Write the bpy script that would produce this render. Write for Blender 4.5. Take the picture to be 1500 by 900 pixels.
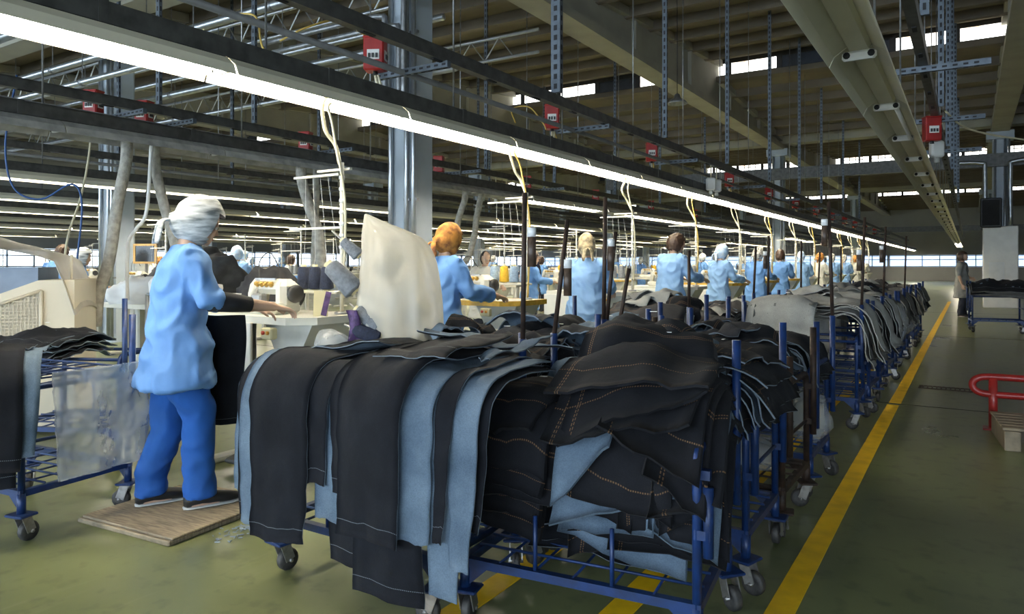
import bpy, bmesh, math, random
import numpy as np
from mathutils import Vector, Matrix, Euler, noise

for o in list(bpy.data.objects):
    bpy.data.objects.remove(o, do_unlink=True)
SC = bpy.context.scene
COL = SC.collection
random.seed(7)

# ---------------------------------------------------------------- camera
# world: +Y runs down the aisle, +X to its right, floor at z = 0
FPX, HOR, YAW, CAMH = 1051.0, 388.0, math.radians(32.52), 1.32
cam_d = bpy.data.cameras.new('camera')
cam = bpy.data.objects.new('camera', cam_d)
COL.objects.link(cam)
cam.location = (0, 0, CAMH)
cam.rotation_euler = (math.pi / 2, 0, YAW)
cam_d.sensor_width = 36.0
cam_d.lens = 36.0 * FPX / 1500.0
cam_d.shift_y = -(450.0 - HOR) / 1500.0
cam_d.clip_start = 0.05
cam_d.clip_end = 300
SC.camera = cam

# ---------------------------------------------------------------- world, exposure
world = bpy.data.worlds.new('world')
SC.world = world
world.use_nodes = True
wn = world.node_tree.nodes
wn['Background'].inputs[0].default_value = (0.75, 0.85, 1.0, 1)
wn['Background'].inputs[1].default_value = 1.0
vs = SC.view_settings
vs.view_transform = 'Standard'
vs.look = 'None'
vs.gamma = 1.0
vs.use_curve_mapping = False
vs.exposure = 0.3

TUBE_E = 55.0        # fluorescent tubes
PANE_E = 4.2         # roof glazing under the overcast sky
BACK_E = 8.0         # big glazed wall behind the camera
WALL_E = 3.0         # far and left wall windows

# ---------------------------------------------------------------- helpers
CS, SN = math.cos(YAW), math.sin(YAW)
def W(px, py, d):
    lat = (px - 750.0) / FPX * d
    return Vector((-SN * d + CS * lat, CS * d + SN * lat, CAMH - (py - HOR) / FPX * d))
def G(px, py, z=0.0):
    return W(px, py, (CAMH - z) * FPX / (py - HOR))

class MB:
    """collects shapes into one mesh"""
    def __init__(s):
        s.v = []; s.f = []; s.m = []; s.sm = []
    def add(s, verts, faces, m=0, smooth=False):
        b = len(s.v)
        s.v.extend([tuple(p) for p in verts])
        for f in faces:
            s.f.append(tuple(i + b for i in f)); s.m.append(m); s.sm.append(smooth)
        return s
    def box(s, c, size, m=0, rot=None, taper=1.0):
        hx, hy, hz = size[0] / 2, size[1] / 2, size[2] / 2
        pts = []
        for z, k in ((-hz, 1.0), (hz, taper)):
            for x, y in ((-hx, -hy), (hx, -hy), (hx, hy), (-hx, hy)):
                pts.append(Vector((x * k, y * k, z)))
        if rot is not None:
            R = rot if isinstance(rot, Matrix) else Euler(rot).to_matrix()
            pts = [R @ p for p in pts]
        c = Vector(c)
        s.add([p + c for p in pts], [(3, 2, 1, 0), (4, 5, 6, 7), (0, 1, 5, 4), (1, 2, 6, 5), (2, 3, 7, 6), (3, 0, 4, 7)], m)
        return s
    def b2(s, lo, hi, m=0):
        return s.box([(a + b) / 2 for a, b in zip(lo, hi)], [abs(b - a) for a, b in zip(lo, hi)], m)
    def rbox(s, c, size, r=0.01, m=0, rot=None):
        """box with chamfered vertical edges and top/bottom rims"""
        hx, hy, hz = size[0] / 2, size[1] / 2, size[2] / 2
        r = min(r, hx * .9, hy * .9, hz * .9)
        def ring(z, i):
            a, b = hx - i, hy - i
            return [(a, -b + r, z), (a, b - r, z), (a - r, b, z), (-a + r, b, z), (-a, b - r, z), (-a, -b + r, z), (-a + r, -b, z), (a - r, -b, z)]
        pts = []
        for z, i in ((-hz, r * .8), (-hz + r, 0), (hz - r, 0), (hz, r * .8)):
            pts += [Vector(p) for p in ring(z, i)]
        fs = [tuple(reversed(range(8))), tuple(range(24, 32))]
        for k in range(3):
            for i in range(8):
                j = (i + 1) % 8
                fs.append((k * 8 + i, k * 8 + j, k * 8 + 8 + j, k * 8 + 8 + i))
        if rot is not None:
            R = rot if isinstance(rot, Matrix) else Euler(rot).to_matrix()
            pts = [R @ p for p in pts]
        c = Vector(c)
        s.add([p + c for p in pts], fs, m)
        return s
    def tube(s, path, r, n=8, m=0, caps=True, flat=1.0):
        """round tube along a path, r a number or a list"""
        P = [Vector(p) for p in path]
        k = len(P)
        R = r if isinstance(r, (list, tuple)) else [r] * k
        T = []
        for i in range(k):
            a = P[max(i - 1, 0)]; b = P[min(i + 1, k - 1)]
            t = (b - a)
            T.append(t.normalized() if t.length > 1e-9 else Vector((0, 0, 1)))
        up = Vector((0, 0, 1)) if abs(T[0].z) < .9 else Vector((1, 0, 0))
        u = T[0].cross(up).normalized()
        pts = []
        for i in range(k):
            u = (u - T[i] * u.dot(T[i]))
            u = u.normalized() if u.length > 1e-6 else T[i].orthogonal().normalized()
            w = T[i].cross(u)
            for j in range(n):
                a = 2 * math.pi * j / n
                pts.append(P[i] + u * (R[i] * math.cos(a)) + w * (R[i] * flat * math.sin(a)))
        fs = []
        for i in range(k - 1):
            for j in range(n):
                q = (j + 1) % n
                fs.append((i * n + j, i * n + q, (i + 1) * n + q, (i + 1) * n + j))
        if caps:
            fs.append(tuple(reversed(range(n))))
            fs.append(tuple(range((k - 1) * n, k * n)))
        s.add(pts, fs, m, n > 5)
        return s
    def lathe(s, prof, c=(0, 0, 0), n=14, m=0, axis=None):
        """prof: (radius, height) pairs"""
        pts = []
        c = Vector(c)
        Q = Vector((0, 0, 1)).rotation_difference(Vector(axis)).to_matrix() if axis is not None else None
        for r, z in prof:
            for j in range(n):
                a = 2 * math.pi * j / n
                p = Vector((r * math.cos(a), r * math.sin(a), z))
                pts.append((Q @ p if Q else p) + c)
        fs = []
        k = len(prof)
        for i in range(k - 1):
            for j in range(n):
                q = (j + 1) % n
                fs.append((i * n + j, i * n + q, (i + 1) * n + q, (i + 1) * n + j))
        fs.append(tuple(reversed(range(n))))
        fs.append(tuple(range((k - 1) * n, k * n)))
        s.add(pts, fs, m, True)
        return s
    def prism(s, poly, a, b, axis='y', m=0):
        """2D polygon extruded along an axis from a to b"""
        n = len(poly)
        def pt(p, t):
            return (p[0], t, p[1]) if axis == 'y' else ((t, p[0], p[1]) if axis == 'x' else (p[0], p[1], t))
        pts = [pt(p, a) for p in poly] + [pt(p, b) for p in poly]
        fs = [tuple(range(n)), tuple(reversed(range(n, 2 * n)))]
        for i in range(n):
            j = (i + 1) % n
            fs.append((j, i, n + i, n + j))
        s.add(pts, fs, m)
        return s
    def loft(s, rings, m=0, n=20, caps=True):
        """rings: (centre, half-x vector, half-y vector)"""
        pts = []
        for c, ux, uy in rings:
            c = Vector(c); ux = Vector(ux); uy = Vector(uy)
            for j in range(n):
                a = 2 * math.pi * j / n
                pts.append(c + ux * math.cos(a) + uy * math.sin(a))
        fs = []
        k = len(rings)
        for i in range(k - 1):
            for j in range(n):
                q = (j + 1) % n
                fs.append((i * n + j, i * n + q, (i + 1) * n + q, (i + 1) * n + j))
        if caps:
            fs.append(tuple(reversed(range(n))))
            fs.append(tuple(range((k - 1) * n, k * n)))
        s.add(pts, fs, m, True)
        return s
    def mesh(s, name, mats):
        me = bpy.data.meshes.new(name)
        me.from_pydata(s.v, [], s.f)
        for mt in (mats if isinstance(mats, (list, tuple)) else [mats]):
            me.materials.append(mt)
        me.polygons.foreach_set('material_index', s.m)
        me.polygons.foreach_set('use_smooth', s.sm)
        me.update()
        return me
    def build(s, name, mats, parent=None, loc=None, rot=None):
        return link(name, s.mesh(name, mats), parent, loc, rot)

KIDS = {}
def adopt(o, parent):
    o.parent = parent
    KIDS.setdefault(parent.name, []).append(o)
def link(name, me, parent=None, loc=None, rot=None):
    o = bpy.data.objects.new(name, me)
    COL.objects.link(o)
    if parent is not None: adopt(o, parent)
    if loc is not None: o.location = loc
    if rot is not None: o.rotation_euler = rot
    return o
def tag(o, label, cat, group=None):
    o['label'] = label; o['category'] = cat
    if group: o['group'] = group
    return o
def thing(name, label, cat, loc=(0, 0, 0), rz=0.0, group=None):
    o = bpy.data.objects.new(name, None)
    o.empty_display_size = .1
    COL.objects.link(o)
    o.location = loc
    o.rotation_euler = (0, 0, rz)
    return tag(o, label, cat, group)
def struct(o):
    o['kind'] = 'structure'
    return o
def copy_tree(o, parent=None):
    c = o.copy()
    COL.objects.link(c)
    if parent is not None: adopt(c, parent)
    for ch in KIDS.get(o.name, []):
        copy_tree(ch, c)
    return c
def dup(root, loc, rz=None, label=None, group=None):
    c = copy_tree(root)
    c.location = loc
    if rz is not None: c.rotation_euler = (0, 0, rz)
    if label: c['label'] = label
    if group: c['group'] = group
    return c
ORD = ['first', 'second', 'third', 'fourth', 'fifth', 'sixth', 'seventh', 'eighth', 'ninth', 'tenth', 'eleventh', 'twelfth',
       'thirteenth', 'fourteenth', 'fifteenth', 'sixteenth', 'seventeenth', 'eighteenth', 'nineteenth', 'twentieth']
def bez(pts, n=8):
    """Catmull-Rom through points"""
    P = [Vector(p) for p in pts]
    P = [P[0] * 2 - P[1]] + P + [P[-1] * 2 - P[-2]]
    out = []
    for i in range(1, len(P) - 2):
        for k in range(n):
            t = k / n
            a, b, c, d = P[i - 1], P[i], P[i + 1], P[i + 2]
            out.append(.5 * ((2 * b) + (c - a) * t + (2 * a - 5 * b + 4 * c - d) * t * t + (3 * b - a - 3 * c + d) * t ** 3))
    out.append(P[-2])
    return out

# ---------------------------------------------------------------- materials
MATS = {}
def mat(name, col, rough=.6, metal=0.0, var=.12, scale=6.0, bump=0.0, bscale=60.0, col2=None, emit=0.0, alpha=1.0, trans=0.0, spec=.5, stretch=(1, 1, 1), coat=0.0, ecol=None):
    m = bpy.data.materials.new(name)
    m.use_nodes = True
    nt = m.node_tree
    N, L = nt.nodes, nt.links
    bs = N['Principled BSDF']
    tc = N.new('ShaderNodeTexCoord')
    mp = N.new('ShaderNodeMapping')
    mp.inputs['Scale'].default_value = stretch
    L.new(tc.outputs['Object'], mp.inputs['Vector'])
    nz = N.new('ShaderNodeTexNoise')
    nz.inputs['Scale'].default_value = scale
    nz.inputs['Detail'].default_value = 5
    L.new(mp.outputs[0], nz.inputs['Vector'])
    cr = N.new('ShaderNodeValToRGB')
    c2 = col2 or tuple(max(0, c * (1 - var * 2)) for c in col)
    cr.color_ramp.elements[0].position = .32
    cr.color_ramp.elements[0].color = (*c2, 1)
    cr.color_ramp.elements[1].position = .62
    cr.color_ramp.elements[1].color = (*col, 1)
    L.new(nz.outputs['Fac'], cr.inputs['Fac'])
    L.new(cr.outputs['Color'], bs.inputs['Base Color'])
    bs.inputs['Roughness'].default_value = rough
    bs.inputs['Metallic'].default_value = metal
    bs.inputs['Specular IOR Level'].default_value = spec
    bs.inputs['Coat Weight'].default_value = coat
    if alpha < 1: bs.inputs['Alpha'].default_value = alpha
    if trans > 0: bs.inputs['Transmission Weight'].default_value = trans
    if emit > 0:
        bs.inputs['Emission Color'].default_value = (*(ecol or col), 1)
        bs.inputs['Emission Strength'].default_value = emit
    if bump > 0:
        nb = N.new('ShaderNodeTexNoise')
        nb.inputs['Scale'].default_value = bscale
        nb.inputs['Detail'].default_value = 4
        L.new(mp.outputs[0], nb.inputs['Vector'])
        bp = N.new('ShaderNodeBump')
        bp.inputs['Strength'].default_value = bump
        bp.inputs['Distance'].default_value = .01
        L.new(nb.outputs['Fac'], bp.inputs['Height'])
        L.new(bp.outputs['Normal'], bs.inputs['Normal'])
    MATS[name] = m
    return m

mat('roof', (.21, .178, .128), .9, var=.15, scale=.8)
mat('rib', (.19, .16, .12), .9, var=.15, scale=.8)
mat('concrete', (.36, .345, .28), .85, var=.08, scale=1.5, bump=.1, bscale=20)
mat('bluewhite', (.42, .48, .54), .5, var=.1, scale=2)
mat('wallpaint', (.38, .38, .36), .8, var=.08, scale=.6)
mat('lowerwall', (.22, .26, .32), .7, var=.1, scale=.6)
mat('frame_dark', (.05, .05, .05), .6)
mat('galv', (.30, .31, .32), .42, .75, var=.18, scale=14)
mat('galv_dark', (.13, .13, .125), .5, .6, var=.2, scale=10)
mat('galv_blue', (.13, .155, .185), .5, .5, var=.15, scale=12)
mat('slot', (.02, .02, .022), .8)
mat('pipe_silver', (.50, .53, .56), .32, .85, var=.1, scale=8)
mat('pipe_grey', (.16, .16, .155), .55, .3)
mat('reflector', (.78, .74, .58), .45, var=.10, scale=3, stretch=(1, .3, 1))
mat('reflector_grey', (.50, .50, .48), .45, .2, var=.2, scale=9)
mat('white_enamel', (.85, .84, .80), .4, var=.03)
mat('tube_lit', (1.0, .96, .86), .4, emit=TUBE_E, ecol=(1.0, .93, .80))
mat('tube_off', (.75, .74, .68), .3, var=.03)
mat('redbox', (.36, .014, .012), .38, var=.12, scale=12)
mat('redpaint', (.34, .02, .016), .35, var=.15, scale=9)
mat('plastic_white', (.75, .74, .70), .4, var=.04)
mat('plastic_black', (.02, .02, .022), .45)
mat('cable_cream', (.66, .60, .42), .5)
mat('cable_yellow', (.62, .42, .10), .5)
mat('cable_black', (.02, .02, .02), .5)
mat('cable_blue', (.02, .08, .25), .5)
mat('hose_grey', (.40, .38, .33), .75, bump=.5, bscale=60, var=.2, scale=20)
mat('yellow', (.97, .58, .004), .55, var=.14, scale=9, col2=(.80, .46, .006))
mat('seam', (.035, .035, .025), .8)
def emis(name, col, e, col2=None, scale=1.5):
    return mat(name, col, .6, emit=e, ecol=col, col2=col2, scale=scale)
emis('pane_day', (1.0, .98, .93), PANE_E)
emis('pane_wall', (.78, .88, 1.0), WALL_E)
emis('pane_far', (.55, .72, 1.0), 1.3)
emis('pane_back', (.72, .86, 1.0), BACK_E)
mat('pane_dark', (.06, .07, .09), .3)
# dirty translucent roof panes: daylight filtered by the grime on the glass
_pm = MATS['pane_day'].node_tree
_n = _pm.nodes.new('ShaderNodeTexNoise'); _n.inputs['Scale'].default_value = 2.4; _n.inputs['Detail'].default_value = 6
_r = _pm.nodes.new('ShaderNodeValToRGB')
_r.color_ramp.elements[0].position = .36; _r.color_ramp.elements[0].color = (.30, .21, .12, 1)
_r.color_ramp.elements[1].position = .56; _r.color_ramp.elements[1].color = (.80, .82, .80, 1)
_tc = [n for n in _pm.nodes if n.type == 'TEX_COORD'][0]
_pm.links.new(_tc.outputs['Object'], _n.inputs['Vector'])
_pm.links.new(_n.outputs['Fac'], _r.inputs['Fac'])
_pm.links.new(_r.outputs['Color'], _pm.nodes['Principled BSDF'].inputs['Emission Color'])

def floor_material():
    m = bpy.data.materials.new('floor_paint'); m.use_nodes = True
    nt = m.node_tree; N, L = nt.nodes, nt.links; bs = N['Principled BSDF']
    tc = N.new('ShaderNodeTexCoord')
    def nz(scale, detail=5, st=None):
        n = N.new('ShaderNodeTexNoise'); n.inputs['Scale'].default_value = scale; n.inputs['Detail'].default_value = detail
        if st:
            mp = N.new('ShaderNodeMapping'); mp.inputs['Scale'].default_value = st
            L.new(tc.outputs['Object'], mp.inputs[0]); L.new(mp.outputs[0], n.inputs['Vector'])
        else: L.new(tc.outputs['Object'], n.inputs['Vector'])
        return n
    a = nz(1.3, 7); b = nz(9, 6); c = nz(1.0, 3, (14, 1.2, 1))
    r = N.new('ShaderNodeValToRGB')
    r.color_ramp.elements[0].position = .3; r.color_ramp.elements[0].color = (.105, .120, .052, 1)
    r.color_ramp.elements[1].position = .68; r.color_ramp.elements[1].color = (.200, .218, .094, 1)
    e = r.color_ramp.elements.new(.5); e.color = (.156, .172, .074, 1)
    L.new(a.outputs['Fac'], r.inputs['Fac'])
    r2 = N.new('ShaderNodeValToRGB')
    r2.color_ramp.elements[0].position = .30; r2.color_ramp.elements[0].color = (.42, .42, .44, 1)
    r2.color_ramp.elements[1].position = .46; r2.color_ramp.elements[1].color = (1, 1, 1, 1)
    L.new(b.outputs['Fac'], r2.inputs['Fac'])
    mx = N.new('ShaderNodeMix'); mx.data_type = 'RGBA'; mx.blend_type = 'MULTIPLY'; mx.inputs[0].default_value = .55
    L.new(r.outputs['Color'], mx.inputs[6]); L.new(r2.outputs['Color'], mx.inputs[7])
    r3 = N.new('ShaderNodeValToRGB')
    r3.color_ramp.elements[0].position = .60; r3.color_ramp.elements[0].color = (0, 0, 0, 1)
    r3.color_ramp.elements[1].position = .78; r3.color_ramp.elements[1].color = (1, 1, 1, 1)
    L.new(c.outputs['Fac'], r3.inputs['Fac'])
    mx2 = N.new('ShaderNodeMix'); mx2.data_type = 'RGBA'
    mx2.inputs[7].default_value = (.24, .24, .17, 1)
    ml = N.new('ShaderNodeMath'); ml.operation = 'MULTIPLY'; ml.inputs[1].default_value = .35
    L.new(r3.outputs['Color'], ml.inputs[0]); L.new(ml.outputs[0], mx2.inputs[0])
    L.new(mx.outputs[2], mx2.inputs[6])
    L.new(mx2.outputs[2], bs.inputs['Base Color'])
    mr = N.new('ShaderNodeMapRange'); mr.inputs[3].default_value = .22; mr.inputs[4].default_value = .40
    L.new(a.outputs['Fac'], mr.inputs[0]); L.new(mr.outputs[0], bs.inputs['Roughness'])
    bp = N.new('ShaderNodeBump'); bp.inputs['Strength'].default_value = .03; bp.inputs['Distance'].default_value = .01
    L.new(b.outputs['Fac'], bp.inputs['Height']); L.new(bp.outputs[0], bs.inputs['Normal'])
    return m
MATS['floor'] = floor_material()
M = MATS

# ================================================================ STRUCTURE
X0, X1, Y0, Y1 = -40.0, 9.0, -9.0, 67.4
SPAN = 20.2
fb = MB().b2((X0, Y0, -.12), (X1, Y1, 0))
floor = struct(fb.build('floor', M['floor']))
for (x0, x1, y) in ((-30, 9, 7.7), (-30, 9, 15.4), (-30, 9, 0.0), (-30, 9, 23.1)):
    MB().b2((x0, y - .011, 0), (x1, y + .011, .0015)).build('floor_joint', M['seam'], floor)
# painted lane lines
def line(name, x0, y0, x1, y1):
    o = MB().b2((x0, y0, 0), (x1, y1, .003)).build(name, M['yellow'])
    return struct(o)
line('trim_1', -.655, -1.0, -.555, 7.62); line('trim_1', -.648, 7.72, -.548, 30)
line('trim_2', -1.18, 1.5, -1.07, 3.3); line('trim_2', -1.16, 4.3, -1.05, 7.62); line('trim_2', -1.12, 7.72, -1.01, 12.5)
line('trim_3', -1.70, 1.7, -1.59, 3.4)

# roof profile of one bay: near slope, glazed drop, far slope
def bay(k): return 6.8 + (k - 1) * SPAN
def roof_z(y):
    k = math.floor((y - 6.8) / SPAN); t = y - (6.8 + k * SPAN)
    return 5.9 + .95 * t / 12.6 if t <= 12.6 else 6.38 - .48 * (t - 12.6) / 7.6
cb = MB()
for k in range(0, 4):
    a = bay(k); g = a + 12.6; e = a + SPAN
    cb.prism([(a, 5.9), (g, 6.85), (g, 7.0), (a, 6.05)], X0, X1, 'x')
    cb.prism([(g, 6.38), (e, 5.9), (e, 6.05), (g, 6.5)], X0, X1, 'x')
ceiling = struct(cb.build('ceiling', M['roof']))
rib_me = MB().box((0, 0, -.10), (X1 - X0, .13, .22)).mesh('roof_rib', M['rib'])
gut_me = MB().box((0, 0, -.12), (X1 - X0, .5, .3)).mesh('valley_beam', M['concrete'])
for k in range(0, 4):
    a = bay(k)
    for i in range(1, 16):
        y = a + i * 1.263
        if abs(y - (a + 12.6)) < .4: continue
        link('roof_rib', rib_me, ceiling, ((X0 + X1) / 2, y, roof_z(y)))
    link('valley_beam', gut_me, ceiling, ((X0 + X1) / 2, a, 5.9))
# gable beams and columns
BX = [-38.8, -32.2, -25.6, -19.0, -12.4, -5.8, .8, 7.4]
bm_ = MB()
NB = 12
def beam_mesh():
    b = MB()
    ys = [SPAN * i / NB for i in range(NB + 1)]
    top = [(roof_z(6.8 + min(y, 12.55)) if y <= 12.55 else roof_z(6.8 + y)) - .02 if 0 < y < SPAN else 5.88 for y in ys]
    ys2, tp = [], []
    for y, t in zip(ys, top): ys2.append(y); tp.append(t)
    ys2 += [12.59, 12.61]; tp += [6.83, 6.36]
    z = sorted(zip(ys2, tp)); ys2 = [q[0] for q in z]; tp = [q[1] for q in z]
    web = [(y, 5.5) for y in (SPAN, 0)]
    poly = list(zip(ys2, tp)) + web
    b.prism(poly, -.08, .08, 'x')
    b.b2((-.24, 0, 5.42), (.24, SPAN, 5.58))
    for i in range(len(ys2) - 1):
        if ys2[i + 1] - ys2[i] < .05: continue
        b.prism([(ys2[i], tp[i]), (ys2[i + 1], tp[i + 1]), (ys2[i + 1], tp[i + 1] - .16), (ys2[i], tp[i] - .16)], -.2, .2, 'x')
    for y in (3.4, 6.7, 10.1, 13.5, 16.8):
        b.box((0, y, (5.5 + roof_z(6.8 + y)) / 2), (.34, .10, roof_z(6.8 + y) - 5.5))
    return b.mesh('roof_beam', M['concrete'])
beam_me = beam_mesh()
col_b = MB().prism([(-.2, -.15), (-.15, -.2), (.15, -.2), (.2, -.15), (.2, .15), (.15, .2), (-.15, .2), (-.2, .15)], 0, 5.6, 'z')
col_b.b2((-.36, -.34, 5.2), (.36, .34, 5.45))
col_me = col_b.mesh('column', M['bluewhite'])
cond_me = MB().tube([(0, 0, 0), (0, 0, 5.3)], .03, 8).mesh('conduit', M['pipe_silver'])
clamp_me = MB().box((0, 0, 0), (.09, .05, .03)).mesh('conduit_clamp', M['galv'])
ncol = 0
for k in range(0, 5):
    y = 6.8 + (k - 1) * SPAN
    for x in BX:
        if k < 4:
            link('roof_beam', beam_me, ceiling, (x, y, 0))
        if k == 0: continue
        if k == 4: continue
        ncol += 1
        c = struct(link('column', col_me, None, (x, y, 0)))
        for dx in (.12, .23):
            o = link('conduit', cond_me, c, (dx, -.24, .05))
            for z in (1.1, 2.1, 3.1, 4.1):
                link('conduit_clamp', clamp_me, c, (dx, -.215, z))
        for dx in (-.13,):
            link('conduit', cond_me, c, (dx, -.24, .05))

# rooflight strips
pane_me = MB().box((0, 0, 0), (1.16, .02, .31)).mesh('pane', M['pane_day'])
paned_me = MB().box((0, 0, 0), (1.16, .02, .31)).mesh('pane', M['pane_dark'])
mull_me = MB().box((0, 0, 0), (.14, .07, .47)).mesh('mullion', M['frame_dark'])
munt = MB()
for x in (-.29, 0, .29): munt.box((x, 0, 0), (.03, .03, .31))
munt.box((0, 0, 0), (1.16, .03, .03))
munt_me = munt.mesh('muntin', M['frame_dark'])
wn_i = 0
for k in range(0, 4):
    g = bay(k) + 12.6
    wn_i += 1
    fr = MB().b2((X0, g - .04, 6.73), (X1, g + .04, 6.85)).b2((X0, g - .04, 6.36), (X1, g + .04, 6.43))
    w = struct(fr.build('window_%d' % wn_i, M['frame_dark']))
    MB().b2((X0, g - .25, 6.22), (X1, g + .1, 6.36)).build('sill', M['rib'], w)
    i = 0
    x = X1 - .8
    rr = random.Random(k)
    while x > X0 + .6:
        dark = rr.random() < .13 and x < -2
        link('pane', paned_me if dark else pane_me, w, (x, g, 6.58))
        link('mullion', mull_me, w, (x - .65, g, 6.6))
        if k >= 2: link('muntin', munt_me, w, (x, g - .02, 6.58))
        x -= 1.3
        i += 1

# outer walls with window bands
def wall(name, lo, hi, m='wallpaint'):
    return struct(MB().b2(lo, hi).build(name, M[m]))
WT = .3
# far wall: sill 1.15 m, glazing to 2.7 m
def window_wall(name, axis, pos, a, b, z0, z1, pane_mat, step, nm, sgn, pmat='bluewhite', top=7.0, skip=0):
    m = MB()
    if axis == 'y':
        m.b2((a, pos, 0), (b, pos + WT * sgn, z0)); m.b2((a, pos, z1), (b, pos + WT * sgn, top))
    else:
        m.b2((pos, a, 0), (pos + WT * sgn, b, z0)); m.b2((pos, a, z1), (pos + WT * sgn, b, top))
    struct(m.build(name, M['wallpaint']))
    f = MB()
    n = int((b - a) / step)
    h = z1 - z0
    for i in range(n + 1):
        c = a + (b - a) * i / n
        wv = .22 if i % 4 == 0 else .07
        f.box((c, pos + .1 * sgn, z0 + h / 2) if axis == 'y' else (pos + .1 * sgn, c, z0 + h / 2), (wv, .12, h) if axis == 'y' else (.12, wv, h))
    for z in (z0 + .04, z1 - .04, z0 + h * .62):
        f.box(((a + b) / 2, pos + .1 * sgn, z) if axis == 'y' else (pos + .1 * sgn, (a + b) / 2, z), (b - a, .12, .06) if axis == 'y' else (.12, b - a, .06))
    w = struct(f.build(nm, M[pmat]))
    s = (b - a) / n
    me = MB().box((0, 0, 0), (s, .02, h) if axis == 'y' else (.02, s, h)).mesh('pane', M[pane_mat])
    for i in range(n):
        c = a + s * (i + .5)
        link('pane', me, w, (c, pos + .14 * sgn, z0 + h / 2) if axis == 'y' else (pos + .14 * sgn, c, z0 + h / 2))
window_wall('wall_far', 'y', Y1, X0, X1, 1.15, 2.1, 'pane_far', 1.2, 'window_5', 1)
window_wall('wall_left', 'x', X0, Y0, Y1, 1.2, 2.15, 'pane_wall', 1.2, 'window_6', -1)
window_wall('wall_back', 'y', Y0, X0, X1, .6, 4.4, 'pane_back', 1.8, 'window_7', -1)
wall('wall_right', (X1, Y0, 0), (X1 + WT, Y1, 7.0))

# ================================================================ SERVICES: light rows, rails, switch boxes
LEN = 1.5
def reflector_shape(b, L, m=0):
    """winged reflector open downwards; z = 0 is the lower rim"""
    prof = [(-.15, 0), (-.125, .055), (-.06, .10), (-.045, .075), (.045, .075), (.06, .10), (.125, .055), (.15, 0),
            (.153, .004), (.13, .062), (.065, .112), (-.065, .112), (-.13, .062), (-.153, .004)]
    b.prism(prof, 0.006, L - .006, 'y', m)
def light_proto(lit, tube, cream):
    root = thing('batten_light', '', 'ceiling light')
    b = MB(); reflector_shape(b, LEN)
    b.build('reflector', M['reflector'] if cream else M['reflector_grey'], root)
    e = MB().rbox((0, 0.0, .048), (.17, .035, .05), .012).build('lampholder', M['white_enamel'], root)
    h = MB()
    for x in (-.06, .06): h.lathe([(.018, 0), (.018, .008)], (x, -.02, .048), 10, 0, (0, -1, 0))
    h.build('socket_hole', M['slot'], e)['kind'] = 'stuff'
    if tube:
        t = MB()
        for x in (-.06, .06):
            t = MB().tube([(x, .03, .038), (x, LEN - .03, .038)], .016, 8)
            t.build('tube', M['tube_lit'] if lit else M['tube_off'], root)
    return root
L_lit = light_proto(True, True, True)
L_off = light_proto(False, False, True)
L_one = light_proto(False, False, True)
MB().tube([(.06, .03, .038), (.06, LEN - .03, .038)], .016, 8).build('tube', M['tube_off'], L_one)
L_grey = light_proto(False, False, False)
# long far units
def far_light(lit):
    root = thing('batten_light', '', 'ceiling light')
    b = MB(); reflector_shape(b, 3.0); b.build('reflector', M['reflector'], root)
    t = MB().tube([(-.05, .05, .04), (-.05, 2.95, .04)], .018, 6).build('tube', M['tube_lit'] if lit else M['tube_off'], root)
    t = MB().tube([(.05, .05, .04), (.05, 2.95, .04)], .018, 6).build('tube', M['tube_lit'] if lit else M['tube_off'], root)
    return root
F_lit = far_light(True); F_off = far_light(False)
used = set()
def put(proto, loc, label, group):
    if proto.name not in used:
        used.add(proto.name); proto.location = loc; proto['label'] = label; proto['group'] = group; return proto
    return dup(proto, loc, 0, label, group)
ROWS = [(-.5, 2.40), (-3.66, 2.40), (-6.4, 2.40), (-10.2, 2.40), (-13.5, 2.40), (-17.0, 2.42), (-20.5, 2.42), (-24.0, 2.42), (-27.5, 2.42), (-31.0, 2.42)]
# row over the yellow line: bare reflectors, lit only at the far end
for i in range(36):
    y = 2.76 - 3.0 + i * LEN
    if i < 30:
        p = L_one if i == 4 else L_off
        if i == 4: lb = 'unlit cream reflector holding one dead tube above the yellow line'
        elif i < 20: lb = '%s cream tubeless reflector of the row above the yellow line' % ORD[i]
        else: lb = 'small far cream tubeless reflector in the row above the yellow line'
        put(p, (-.5, y, 2.40), lb, 'reflectors above the yellow line')
    else:
        put(L_lit, (-.5, y, 2.40), 'lit lamp at the far end of the row above the aisle', 'lit lamps at the end of the aisle row')
for i in range(44):
    y = -.4 + i * LEN
    lb = '%s bright tube lamp from the left in the long lit row' % ORD[i] if i < 20 else 'small far bright lamp at the end of the long lit row'
    put(L_lit, (-3.66, y, 2.40), lb, 'bright lamps over the front sewing row')
for i in range(24):
    y = 1.5 + i * LEN
    lit = y > 10.2 and i % 9 != 8
    if lit: lb = '%s lamp from the left, lit, in the second light row' % ORD[min(i, 19)]
    else: lb = '%s unlit grey reflector from the left in the second light row' % ORD[min(i, 19)]
    if i >= 20: lb = 'small far %s lamp at the end of the second light row' % ('lit' if lit else 'unlit')
    put(L_lit if lit else L_grey, (-6.4, y, 2.40), lb, 'lamps of the second light row')
WORDS = ['third', 'fourth', 'fifth', 'sixth', 'seventh', 'eighth', 'ninth']
rr = random.Random(3)
for r, (x, z) in enumerate(ROWS[3:]):
    ya = -x * .40 - 1.0
    n = int((50 - ya) / 3.0)
    for i in range(n):
        lit = not (r == 0 and i in (3,)) and rr.random() > (.4 if r < 1 else .5 if r < 3 else .66)
        if r == 0 and i < 3: lit = True
        put(F_lit if lit else F_off, (x, ya + i * 3.02, z), '%s lamp from the left, %s, in the %s light row from the aisle' % (ORD[i], 'lit' if lit else 'unlit', WORDS[r]),
            '%s lamps of the %s light row' % ('lit' if lit else 'unlit', WORDS[r]))
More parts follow.
